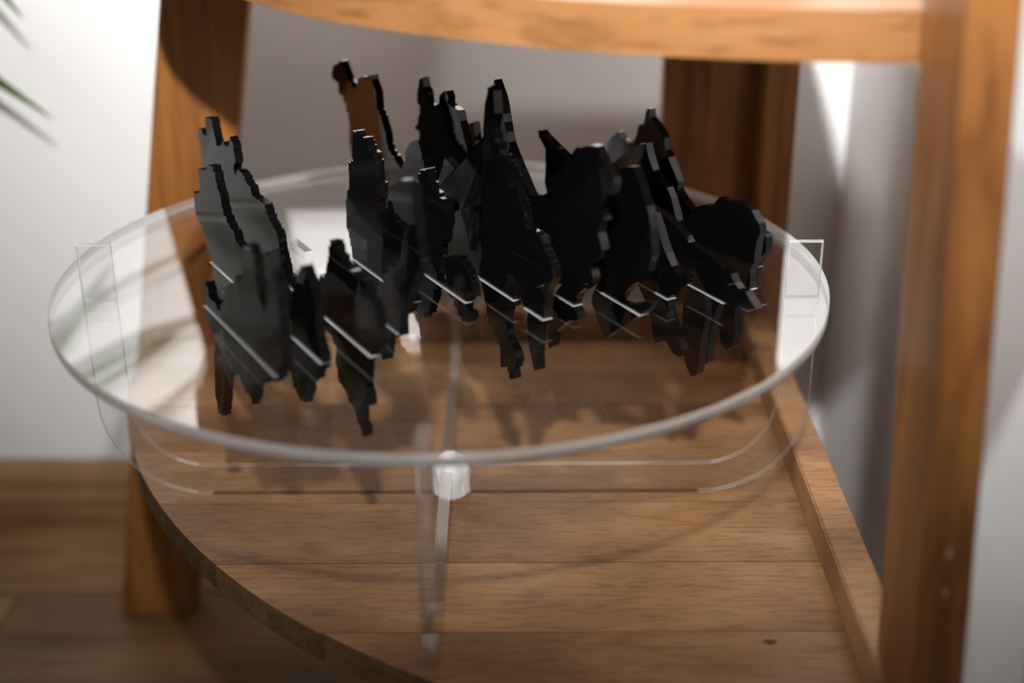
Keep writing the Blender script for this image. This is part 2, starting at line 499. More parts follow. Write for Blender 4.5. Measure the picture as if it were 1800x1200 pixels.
# ------------------------------------------------------------------ black slices standing through the disc
SLICES = {
    0: (-0.1233, [(-19.1, 1.1), (-19.6, 4.2), (-19.6, 3.9), (-19.2, 8.4), (-19.2, 8.1), (-19.7, 8.1), (-19.7, 10.9), (-17.1, 10.9), (-17.1, 12.6), (-14.5, 12.6), (-14.5, 14.2), (-14.5, 11.9), (-13.4, 11.9), (-12.4, 11.9), (-12.4, 9.9), (-12.8, 7.7), (-12.8, 8), (-11.9, 8), (-11.9, 5.5), (-11.9, 6.5), (-8.5, 6.5), (-5.9, 6.5), (-5.9, 7.2), (-2.8, 7.2), (-2.8, 8.1), (-2.8, 6.3), (-2.1, 6.3), (-1.4, 6.3), (-1.4, 4.4), (-1.4, 4.9), (0.6, 4.9), (3, 4.9), (3, 5.4), (5.2, 5.4), (5.2, 7.9), (5.2, 9.4), (6.4, 9.4), (8.7, 9.4), (8.7, 11.9), (10.6, 11.9), (10.6, 14.7), (11.8, 14.7), (11.8, 16.5), (13.3, 16.5), (13.3, 18.6), (15.1, 18.6), (15.1, 21.2), (17.8, 21.2), (17.8, 22.8), (20.6, 22.8), (20.6, 24.5), (23.3, 24.5), (23.3, 26.1), (25.5, 26.1), (25.5, 27.5), (28.1, 27.5), (28.1, 29.3), (30.6, 29.3), (30.6, 30.9), (30.6, 32.5), (34.1, 32.5), (36.8, 32.5), (36.8, 33.8), (39.9, 33.8), (39.9, 35.1), (41.4, 35.1), (41.4, 38.1), (42.7, 38.1), (42.7, 40.4), (43.8, 40.4), (43.8, 42.6), (43.8, 45.3), (44.7, 45.3), (45.5, 45.3), (45.5, 47.9), (46.3, 47.9), (46.3, 50.2), (46.3, 52.6), (48.9, 52.6), (50.9, 52.6), (50.9, 54.4), (50.9, 54.9), (53.3, 54.9), (56.1, 54.9), (56.1, 55.5), (56.1, 52.5), (57.8, 52.5), (59.1, 52.5), (59.1, 50.3), (58.8, 46.9), (58.8, 47.2), (59.7, 47.2), (59.7, 44.1), (59.9, 41.2), (61.4, 41.2), (61.4, 37.1), (62.5, 37.1), (62.5, 33.9), (62.5, 31.4), (63.8, 31.4), (65.5, 31.4), (65.5, 28.2), (65.5, 28.6), (67.8, 28.6), (69.8, 28.6), (69.8, 28.9), (69.8, 31.7), (70.6, 31.7), (71.5, 31.7), (71.5, 34.6), (72.4, 34.6), (72.4, 37.6), (73.4, 37.6), (73.4, 40.8), (74.1, 40.8), (74.1, 43.4), (74.1, 46), (75.5, 46), (77.5, 46), (77.5, 49.8), (77.5, 51.1), (80.5, 51.1), (82.6, 51.1), (82.6, 52), (84, 52), (84, 49.8), (85.6, 49.8), (85.6, 47.3), (86.2, 43.6), (86.2, 43.9), (86.1, 39.5), (86.1, 39.8), (86.2, 37), (86.3, 33.7), (86.3, 34), (86.1, 31.7), (86.1, 32), (85.9, 28.7), (85.9, 29), (85.9, 25.9), (86.2, 25.9), (86.2, 23.7), (86.7, 20.1), (86.7, 20.4), (86.7, 18.8), (86.2, 18.8), (86.5, 14.9), (86.5, 15.2), (86.1, 15.2), (86.1, 12.8), (86.1, 9.8), (84.3, 9.8), (82.9, 9.8), (82.9, 7.4), (81.3, 7.4), (81.3, 4.7), (79.7, 4.7), (79.7, 3.2), (79.7, 0.6), (77.2, 0.6), (75.5, 0.6), (75.5, -1), (73.6, -1), (73.6, -2.9), (73.6, -3.9), (71, -3.9), (71, -4.9), (68.3, -4.9), (65.3, -4.9), (65.3, -6), (62.4, -6), (62.4, -7.6), (59.8, -7.6), (59.8, -8.9), (59.8, -10.1), (57.5, -10.1), (54.1, -10.1), (54.1, -11.9), (54.1, -13.3), (51, -13.3), (51, -14.5), (48.4, -14.5), (46, -14.5), (46, -15.6), (46, -18.4), (45.1, -18.4), (44, -18.4), (44, -22.3), (43.1, -22.3), (43.1, -25.1), (41.4, -25.1), (41.4, -27.3), (38.9, -27.3), (38.9, -30.5), (38.2, -27.2), (34.6, -26.6), (34.9, -26.6), (32.2, -26.8), (30.3, -26.8), (30.3, -25.4), (27.6, -25.4), (27.6, -23.5), (25.6, -23.5), (25.6, -22), (23.6, -20.3), (21.4, -20.3), (21.4, -21.2), (18.4, -21.2), (18.4, -22.4), (16.3, -22.4), (16.3, -23.4), (13.6, -23.4), (13.6, -24.4), (10.6, -24.4), (10.6, -25.7), (8.3, -25.7), (8.3, -26.6), (8.3, -27.6), (5.8, -27.6), (3.1, -27.6), (3.1, -28.8), (1.9, -28.8), (1.9, -31.3), (0.9, -31.3), (0.9, -33.6), (-0.4, -33.6), (-0.4, -36.5), (-0.4, -39.3), (-1.7, -39.3), (-2.7, -39.3), (-2.7, -41.6), (-2.7, -43.7), (-3.6, -43.7), (-3.6, -46.6), (-4.9, -46.6), (-4.9, -49), (-5.9, -49), (-6.9, -49), (-6.9, -51.3), (-6.9, -53.5), (-7.8, -53.5), (-9, -53.5), (-9, -56.2), (-9, -57.4), (-11.8, -57.4), (-14.8, -57.4), (-14.8, -58.7), (-15.5, -58.7), (-15.5, -56.3), (-15.5, -53.3), (-16.4, -53.3), (-16.4, -51.2), (-17, -51.2), (-18, -51.2), (-18, -48.1), (-17.4, -48.1), (-17.4, -45.3), (-16.6, -45.3), (-16.6, -41.7), (-16.1, -41.7), (-16.1, -39.4), (-16.1, -35.8), (-15.3, -35.8), (-14.7, -35.8), (-14.7, -33.1), (-14.1, -33.1), (-14.1, -30.4), (-14.1, -27.4), (-13.1, -27.4), (-13.1, -24.5), (-12.2, -24.5), (-12.2, -22.2), (-11.4, -22.2), (-10.7, -22.2), (-10.7, -20), (-9.6, -20), (-9.6, -16.5), (-8.9, -16.5), (-8.9, -14.2), (-10.9, -14.2), (-10.9, -12.5), (-13.6, -12.5), (-13.6, -10), (-15.7, -10), (-15.7, -8.2), (-17.7, -8.1), (-17.4, -8.1), (-19.8, -8.1), (-19.8, -7.5), (-19.3, -4.6), (-19.3, -4.9), (-19.8, -1.4), (-19.8, -1.7), (-19.1, -1.7)]),
    1: (-0.1005, [(-77, 4.5), (-77.8, 7.3), (-77.8, 7), (-77.3, 7), (-77.3, 10.3), (-79.7, 10.3), (-79.7, 11.8), (-83.2, 11.8), (-83.2, 14), (-85.9, 14), (-85.9, 15.7), (-85.9, 17.9), (-89, 17.9), (-90.8, 17.9), (-90.8, 19.1), (-93.6, 19.1), (-93.6, 21.1), (-94.9, 21.1), (-94.9, 23.1), (-96.2, 23.1), (-96.2, 25.2), (-95.5, 27.8), (-95.5, 27.5), (-95.9, 27.5), (-95.9, 30.8), (-95.8, 33.1), (-95.8, 33.8), (-93.7, 33.8), (-90.8, 33.8), (-90.8, 34.8), (-88.1, 34.8), (-88.1, 35.7), (-85.4, 35.7), (-85.4, 36.7), (-83, 38.6), (-82.6, 41.9), (-82.6, 41.6), (-82.6, 45.8), (-83.6, 45.8), (-83.8, 48.4), (-83.8, 49.5), (-81.2, 49.5), (-81.2, 50.7), (-78.2, 50.7), (-78.2, 51.6), (-75.8, 51.6), (-72.7, 51.6), (-72.7, 52.9), (-70.2, 52.9), (-70.2, 53.9), (-67.5, 53.9), (-67.5, 55), (-65.2, 56.8), (-61.4, 56.8), (-61.4, 57.6), (-58.7, 57.6), (-58.7, 58.2), (-58.3, 56.5), (-58.3, 55.5), (-57.1, 55.5), (-55.5, 55.5), (-55.5, 54.2), (-55.5, 50.5), (-54.7, 50.5), (-53.9, 50.5), (-53.9, 47.1), (-51.9, 47.1), (-51.9, 45.4), (-50.4, 45.4), (-50.4, 44.1), (-49.7, 44.1), (-49.7, 41.7), (-49.7, 38.7), (-48.8, 38.7), (-48.1, 38.7), (-48.1, 36.5), (-48.1, 35), (-46.4, 35), (-44, 35), (-44, 32.9), (-44, 32.2), (-41.9, 32.2), (-40.1, 32.2), (-40.1, 31.6), (-40.1, 30.4), (-37.1, 30.4), (-34.7, 30.4), (-34.7, 29.6), (-33.7, 29.6), (-33.7, 27.7), (-32.5, 27.7), (-32.5, 25.4), (-29.7, 25.2), (-30, 25.2), (-27.6, 25.1), (-27.6, 24.7), (-25, 24.7), (-25, 24), (-20.9, 24), (-18.2, 24), (-18.2, 23.5), (-15.3, 23.5), (-15.6, 23.5), (-12.5, 23.5), (-12.5, 23.8), (-9.5, 23.9), (-9.8, 23.9), (-6.2, 24.1), (-3.9, 24.1), (-3.9, 25.4), (-1.1, 25.4), (-1.1, 26.9), (1.4, 26.9), (1.4, 28.3), (3.4, 28.3), (3.4, 29.4), (6.4, 29.4), (6.4, 30.7), (9.5, 30.7), (9.5, 32.1), (9.5, 33), (11.5, 33), (14.9, 33), (14.9, 34.5), (17.4, 34.5), (17.4, 35.7), (19.6, 35.7), (19.6, 36.6), (22.4, 36.6), (22.4, 37.7), (22.4, 38.7), (24.7, 38.7), (27.4, 38.7), (27.4, 39.8), (30.1, 39.8), (30.1, 40.9), (29.2, 37.8), (29.2, 38.1), (29.5, 34.1), (28.8, 34.1), (28.8, 31.9), (28.8, 28.8), (28, 28.8), (27.2, 28.8), (27.2, 26.2), (27.8, 26.2), (27.8, 23.4), (28.4, 23.4), (28.4, 20.4), (29, 20.4), (29, 17.3), (29.4, 17.3), (29.4, 15.1), (29.4, 13.6), (31.9, 13.6), (34.6, 13.6), (34.6, 12), (36.6, 12), (36.6, 14.7), (36.6, 16.8), (38.2, 16.8), (40.5, 16.8), (40.5, 19.8), (42, 19.8), (42, 21.9), (42, 24.6), (43.6, 24.6), (44.4, 24.6), (44.4, 26.1), (44.4, 29.3), (46.3, 29.3), (47.5, 29.3), (47.5, 31.5), (49, 31.5), (49, 34.1), (50, 34.1), (50, 35.9), (52.6, 35.9), (52.6, 38.5), (55, 38.5), (55, 40.9), (57.4, 40.9), (57.4, 41.9), (60, 41.9), (60, 42.9), (60, 41.4), (60.8, 41.4), (62, 41.4), (62, 39.4), (64.3, 39.4), (64.3, 37.8), (66.7, 37.8), (66.7, 36.1), (66.7, 33.9), (67.3, 33.9), (68, 33.9), (68, 31.6), (70, 31.6), (70, 29), (71.8, 29), (71.8, 26.9), (71.2, 26.9), (71.2, 24.5), (70.6, 24.5), (70.6, 21.9), (69.9, 21.9), (69.9, 19.3), (70.2, 16), (70.2, 16.3), (70.2, 13.7), (69.9, 13.7), (69.8, 10.2), (71.4, 10.2), (71.4, 7.4), (72.6, 7.4), (72.6, 5.3), (74.5, 5.3), (74.5, 2.1), (74.5, 0.2), (73.3, 0.2), (73.3, -2.9), (71.3, -2.9), (70.1, -2.9), (70.1, -4.8), (67.9, -4.8), (67.9, -7.6), (66, -7.6), (66, -9.9), (66, -11.3), (63.4, -11.3), (60.2, -11.3), (60.2, -12.9), (57.8, -12.9), (57.8, -14.9), (57.8, -16.6), (55.8, -16.6), (53.8, -16.6), (53.8, -18.2), (54.1, -21.5), (54.1, -21.2), (53.7, -21.2), (53.7, -23.4), (51.6, -23.4), (51.6, -25.9), (49.8, -25.9), (49.8, -28.1), (48.4, -28.1), (48.4, -29.8), (48.4, -31), (46.1, -31), (43.8, -31), (43.8, -32.1), (41, -31.8), (41, -30.2), (39, -30.2), (39, -28.2), (36.4, -28.2), (34.7, -28.2), (34.7, -26.8), (34.7, -23.9), (34.1, -23.9), (33.5, -23.9), (33.5, -21.2), (29.7, -21), (30, -20.9), (27.5, -20.9), (27.5, -21.5), (23.4, -22.3), (23.7, -22.3), (20.9, -22.3), (20.9, -21.7), (20.9, -22.6), (17.7, -22.6), (17.7, -23.1), (15.4, -23.1), (15.4, -23.8), (12.6, -23.8), (12.6, -24.6), (9.3, -24.6), (6.2, -24.6), (6.2, -25.4), (3.5, -25.4), (3.5, -26), (0.9, -26), (0.9, -26.7), (-2.1, -26.1), (-1.8, -26.1), (-1.8, -26.7), (-4.5, -26.7), (-7.8, -26.3), (-7.5, -26.3), (-9.6, -26.3), (-9.6, -26.6), (-12.3, -27.1), (-12, -27.1), (-12, -26.6), (-15.4, -26.6), (-17.9, -26.3), (-17.6, -26.3), (-20.7, -27.1), (-20.4, -27.1), (-23.2, -27.1), (-23.2, -26.6), (-26.2, -27.2), (-25.9, -27.2), (-29.1, -26.8), (-28.8, -26.8), (-28.8, -27.2), (-32.3, -27.2), (-35.3, -27.8), (-35, -27.8), (-38.1, -27.4), (-37.8, -27.4), (-37.8, -27.7), (-40.1, -27.7), (-43.9, -28.3), (-43.6, -28.3), (-46.5, -28.8), (-46.2, -28.8), (-49, -28.8), (-49, -28.3), (-52.2, -28.3), (-52.2, -27.2), (-54.7, -27.2), (-54.7, -26.3), (-54.7, -25.6), (-56.7, -25.6), (-56.7, -24.5), (-60, -24.5), (-60, -23.6), (-62.8, -23.6), (-65.3, -23.6), (-65.3, -22.7), (-65.3, -20.8), (-67.3, -20.8), (-67.3, -18.2), (-70.2, -18.2), (-72.6, -18.2), (-72.6, -16), (-72.6, -13.5), (-73.3, -13.5), (-73.3, -11.1), (-74, -11.1), (-74.9, -11.1), (-74.9, -7.9), (-74.9, -4.6), (-75.5, -4.6), (-75.5, -1.9), (-76, -1.9), (-76, 1.8), (-76.6, 1.8), (-77, 1.8)]),
    2: (-0.078, [(-158.2, 7.1), (-158.2, 10), (-157.2, 10), (-157.2, 11.6), (-156.7, 11.6), (-156.7, 14.8), (-155.6, 14.8), (-154.9, 14.8), (-154.9, 16.7), (-153.8, 16.7), (-153.8, 20), (-153.8, 21.5), (-153.3, 21.5), (-152.2, 21.5), (-152.2, 24.9), (-151.4, 24.9), (-151.4, 27), (-149.8, 27), (-149.8, 29.4), (-147.9, 29.4), (-147.9, 32.4), (-147.9, 35.8), (-147.5, 35.8), (-147.2, 35.8), (-147.2, 38.3), (-147, 41.8), (-147, 41.5), (-147.5, 41.5), (-147.5, 43.9), (-147.5, 45.9), (-149.9, 45.9), (-151.5, 45.9), (-151.5, 47.3), (-150.9, 47.3), (-150.9, 49.6), (-150.1, 49.6), (-150.1, 52.4), (-147.5, 52.4), (-147.5, 53), (-144.7, 53), (-144.7, 53.6), (-141.9, 53.6), (-141.9, 51.5), (-139.1, 51.5), (-139.1, 49.4), (-139.1, 52.1), (-136.4, 52.1), (-133.8, 52.1), (-133.8, 54.6), (-134.4, 54.6), (-134.4, 57.8), (-135, 57.8), (-135, 60.6), (-134.7, 61.6), (-134.7, 62.6), (-131.7, 62.6), (-128.9, 62.6), (-128.9, 63.5), (-126.8, 63.5), (-126.8, 64.2), (-124.2, 64.2), (-124.2, 65), (-124.2, 63.7), (-123.4, 63.7), (-122.2, 63.7), (-122.2, 62), (-122.2, 59), (-121.5, 59), (-120.9, 59), (-120.9, 56.5), (-119.9, 56.5), (-119.9, 53.7), (-118.8, 53.7), (-118.8, 50.5), (-115.4, 50.5), (-115.4, 51.2), (-112.9, 51.2), (-112.9, 51.7), (-111, 51.7), (-111, 53.1), (-108.3, 53.1), (-108.3, 55), (-105.5, 55.4), (-105.5, 54.2), (-102.3, 54.2), (-98.9, 54.2), (-98.9, 52.9), (-98.9, 55.4), (-97.7, 55.4), (-96.6, 55.4), (-96.6, 57.7), (-95.3, 57.7), (-95.3, 60.2), (-94.1, 61.4), (-92.9, 59.2), (-91.1, 59.2), (-91.1, 58), (-89.9, 58), (-89.9, 57.1), (-90.5, 54.4), (-89.8, 54.4), (-89.8, 52.8), (-88.8, 52.8), (-88.8, 50.8), (-88.8, 47.8), (-90.2, 47.8), (-91.2, 47.8), (-91.2, 45.6), (-92.5, 45.6), (-92.5, 42.8), (-91.1, 41.2), (-89.4, 41.2), (-89.4, 42.9), (-87.6, 42.9), (-87.6, 44.7), (-84.3, 45.2), (-84.6, 45.2), (-82.4, 45.2), (-82.4, 44.9), (-79.2, 44.9), (-79.2, 44), (-75.9, 44), (-75.9, 43.2), (-75.9, 41.9), (-73.3, 41.9), (-73.3, 40.6), (-70.9, 40.6), (-68.2, 40.6), (-68.2, 39.3), (-67.3, 39.3), (-67.3, 37.3), (-66.5, 37.3), (-66.5, 35.7), (-64, 36.5), (-64.3, 36.5), (-60, 35.8), (-60.3, 35.8), (-58, 35.8), (-58, 36.5), (-54, 36.5), (-54.3, 36.5), (-50.6, 36.5), (-48.1, 36.5), (-48.1, 34.8), (-46.3, 34.8), (-46.3, 33.7), (-46.3, 31.9), (-45, 31.9), (-43.2, 31.9), (-43.2, 29.3), (-40.5, 29.3), (-40.5, 28.4), (-38, 28.4), (-38, 27.5), (-38, 26.6), (-36, 26.6), (-34.3, 26.6), (-34.3, 25.8), (-33, 25.8), (-33, 24.1), (-31.8, 24.1), (-31.8, 22.6), (-32.2, 20.1), (-32.3, 20.4), (-31.3, 20.4), (-31.3, 17.5), (-31.3, 15.2), (-30.2, 15.2), (-29.1, 15.2), (-29.1, 12.6), (-27.7, 12.6), (-27.7, 10), (-26.2, 10), (-26.2, 7.2), (-26.2, 5.5), (-23.2, 5.5), (-20.3, 5.5), (-20.3, 3.8), (-17.8, 3.8), (-17.8, 2.3), (-14.5, 2.3), (-14.5, 2.8), (-11.7, 2.8), (-11.7, 3.2), (-11.7, 3.7), (-8.7, 3.7), (-5.9, 3.7), (-5.9, 4.2), (-4, 4.2), (-4, 4.5), (-4, 5.1), (-0.4, 5.1), (2.3, 5.1), (2.3, 5.5), (2.3, 6.9), (4.5, 6.9), (4.5, 8.6), (7.5, 8.6), (9.7, 8.6), (9.7, 9.9), (11.7, 9.9), (11.7, 11.2), (14.1, 11.2), (14.1, 12.6), (16.7, 12.6), (16.7, 14.2), (16.7, 17.4), (19.6, 17.4), (21.8, 17.4), (21.8, 19.8), (21.8, 21.3), (23.9, 21.3), (27.2, 21.3), (27.2, 23.5), (29.5, 23.5), (29.5, 25), (30.2, 25), (30.2, 27.1), (30.7, 27.1), (30.7, 28.7), (31.9, 28.7), (31.9, 31.1), (33.6, 31.1), (33.6, 34.5), (35, 34.5), (35, 37.5), (35, 40), (36.2, 40), (37.4, 40), (37.4, 42.6), (37.4, 43.9), (40.1, 43.9), (43.1, 43.9), (43.1, 45.3), (43.1, 43.6), (43.9, 43.6), (45.1, 43.6), (45.1, 41.1), (45.1, 39.7), (47.2, 39.7), (49.9, 39.7), (49.9, 37.9), (49.9, 36.9), (54.2, 36.9), (57.4, 36.9), (57.4, 36.1), (60.3, 36.4), (60, 36.4), (62.5, 36.5), (65.9, 36.4), (65.6, 36.4), (68.2, 36.3), (67.9, 36.3), (70.8, 35.6), (70.5, 35.6), (73.6, 35.6), (73.6, 36.1), (75.8, 36.1), (75.8, 33.3), (77.9, 33.3), (77.9, 30.6), (77.9, 29.2), (80.2, 29.2), (83.4, 29.2), (83.4, 27.2), (85.8, 27.2), (85.8, 25.7), (85.8, 22.1), (86.8, 22.1), (87.5, 22.1), (87.5, 19.4), (87.2, 19.4), (87.2, 16.3), (86.4, 13.5), (86.4, 13.8), (86.7, 10.7), (86.7, 8.7), (84.8, 8.7), (84.8, 5.8), (82.1, 5.8), (82.1, 4.4), (80.8, 4.4), (78.4, 4.4), (78.4, 1.8), (78.4, 0), (76.7, 0), (74.2, 0), (74.2, -2.4), (74.2, -4.3), (73.2, -4.3), (71.9, -4.3), (71.9, -6.6), (71.9, -10.1), (71.3, -10.1), (70.8, -10.1), (70.8, -13.2), (70.4, -13.2), (70.4, -16.1), (69.9, -16.1), (69.9, -19.2), (71.1, -19.2), (71.1, -20.9), (72.1, -20.9), (72.1, -22.1), (72.4, -22.1), (72.4, -24.3), (72.8, -24.3), (72.8, -26.6), (72.8, -28), (69.7, -28), (69.7, -29), (67.6, -29), (64.7, -29), (64.7, -30.4), (63.8, -30.4), (63.8, -32.6), (62.9, -32.6), (62.9, -34.8), (62.9, -38.1), (62.5, -38.1), (62.1, -38.1), (62.1, -41.6), (64, -41.6), (64, -42.1), (65.9, -42.1), (65.9, -42.6), (65.9, -45.5), (65.6, -45.5), (65.4, -47.5), (63.3, -48.8), (63.3, -47.1), (62.9, -47.1), (62.4, -47.1), (62.4, -45.2), (61.2, -45.2), (61.2, -44.2), (59.4, -44.2), (59.4, -42.8), (57.8, -42.8), (57.8, -40.3), (56.6, -40.3), (56.6, -38.5), (54.8, -37.1), (54.8, -36), (51.3, -36), (48.3, -36), (48.3, -35), (48, -32.4), (46, -32.4), (46, -31.6), (44.1, -31.6), (44.1, -30.9), (41.5, -30.9), (41.5, -29.8), (37.7, -29.8), (37.7, -28.1), (36.9, -28.1), (36.9, -25.3), (36.9, -22.2), (36.1, -22.2), (35.4, -22.2), (35.4, -19.8), (35.4, -16.8), (36, -16.8), (36.8, -16.8), (36.8, -13.4), (37.4, -13.4), (37.4, -10.5), (34.4, -10.5), (34.4, -8.6), (32.3, -8.6), (32.3, -7.3), (29.4, -6.9), (29.7, -6.9), (29.7, -7.3), (26.4, -7.3), (23.9, -7.3), (24.2, -7.3), (21.2, -7.5), (21.5, -7.5), (18.9, -7.5), (19.2, -7.5), (16.2, -7.3), (13.2, -7.3), (13.2, -7.6), (10.6, -8), (10.9, -7.9), (7.3, -8.8), (7.6, -8.8), (5.3, -8.8), (5.3, -8.5), (2.6, -9), (2.9, -8.9), (-1, -8.8), (-0.7, -8.7), (-3.4, -8.7), (-3.4, -9.4), (-5.5, -10.3), (-5.2, -10.2), (-9.1, -10.7), (-8.8, -10.7), (-8.8, -10.3), (-11.4, -10.3), (-13.9, -10.6), (-17.2, -10.8), (-16.9, -10.8), (-19.1, -10.8), (-19.1, -10.3), (-22, -10), (-21.7, -10), (-24.8, -10.7), (-24.5, -10.7), (-27.3, -10.7), (-27.3, -9.8), (-30.1, -9.9), (-29.8, -9.9), (-32.2, -9.9), (-32.2, -9.6), (-35.2, -8.9), (-34.9, -8.9), (-37.3, -8.9), (-37.3, -9.3), (-40.7, -9.4), (-40.4, -9.4), (-43, -9.4), (-43, -9), (-45.3, -8.9), (-88.7, -12.1), (-124.4, -6.5)]),
    3: (-0.056, [(29.6, -0.4), (31.7, -0.4), (31.7, 2.3), (32.9, 2.3), (32.9, 3.9), (32.9, 6.2), (34.7, 6.2), (37.2, 6.2), (37.2, 9.4), (38.7, 9.4), (38.7, 11.3), (41, 11.3), (41, 14.2), (41, 16.1), (42.5, 16.1), (42.5, 19.4), (45.1, 19.4), (46.7, 19.4), (46.7, 21.5), (46.2, 24.6), (46.2, 24.3), (46.2, 27.1), (46.7, 27.1), (47, 29.8), (47, 29.5), (47.2, 31.7), (47.2, 31.4), (46.7, 31.4), (46.7, 34.5), (46.7, 37.5), (47.6, 37.5), (47.6, 39.8), (48.3, 39.8), (48.3, 42.8), (49.2, 42.8), (49.9, 42.8), (49.9, 45.3), (49.9, 48.1), (50.7, 48.1), (51.4, 48.1), (51.4, 50.2), (51.4, 52.7), (52.2, 52.7), (53.2, 52.7), (53.2, 55.9), (53.2, 58.8), (54.1, 58.8), (54.9, 58.8), (54.9, 61), (54.9, 63.8), (55.6, 63.8), (56.2, 63.8), (56.2, 66), (56.2, 68.5), (56.8, 68.5), (57.7, 68.5), (57.7, 71.7), (57.7, 72), (59.8, 72), (61.9, 72), (61.9, 72.3), (61.9, 74.7), (64.1, 74.7), (66.5, 74.7), (66.5, 77.3), (69.6, 77.3), (69.6, 78.5), (71.9, 78.5), (71.9, 79.3), (74.9, 79.6), (74.6, 79.6), (77.6, 79.6), (80.5, 79.7), (80.2, 79.7), (83.3, 79.6), (82.8, 79.6), (82.8, 76.9), (82.3, 76.9), (82.3, 74.3), (82.4, 70.5), (82.4, 70.8), (82.4, 67.7), (82.4, 66.1), (83.2, 66.1), (84.3, 66.1), (84.3, 63.8), (84.9, 63.8), (84.9, 61.1), (85.6, 61.1), (85.6, 58), (85.6, 55.5), (86.3, 55.5), (86.3, 52.3), (87.3, 52.3), (87.9, 52.3), (87.9, 50.1), (87.4, 46.8), (87.4, 47.1), (88, 47.1), (88, 43.9), (88, 40.6), (86.2, 40.6), (85.2, 40.6), (85.2, 38.7), (83.4, 38.7), (83.4, 35.5), (81.5, 35.5), (81.5, 33.2), (79.3, 33.2), (79.3, 30.8), (77.1, 30.8), (77.1, 28.3), (77.1, 25.7), (75.7, 25.7), (74.2, 25.7), (74.2, 22.8), (73, 22.8), (73, 20.6), (70.6, 20.6), (70.6, 17.9), (70.6, 16), (68.9, 16), (66.3, 16), (66.3, 13), (65, 13), (65, 9.6), (64, 9.6), (64, 7.2), (64, 2.7), (64, 3), (64, -0.1), (61.6, 0.4), (61.6, -0.8), (59.2, -0.8), (59.2, -2), (56.8, -2), (54.4, -2), (54.4, -3.2), (54.4, -5.2), (52.4, -5.2), (50.1, -5.2), (50.1, -7.4), (48.2, -7.4), (48.2, -9.2), (48.2, -12.2), (47.4, -12.2), (46.6, -12.2), (46.6, -14.9), (46.6, -17.3), (46, -17.3), (45.2, -17.3), (45.2, -19.8), (43.4, -19.8), (43.4, -20.9), (41.8, -20.9), (41.8, -21.8), (41.8, -20.2), (40.8, -20.2), (39.6, -20.2), (39.6, -18.1), (38.2, -18.1), (38.2, -15.9), (36.7, -15.9), (36.7, -13.6), (36.7, -11.2), (34.8, -11.2), (32.1, -11.2), (32.1, -7.7), (29.1, -7.7), (29.1, -6.7), (25.7, -6.7), (25.7, -5.5), (27.4, -5.5), (27.4, -3.3), (29.6, -3.3)]),
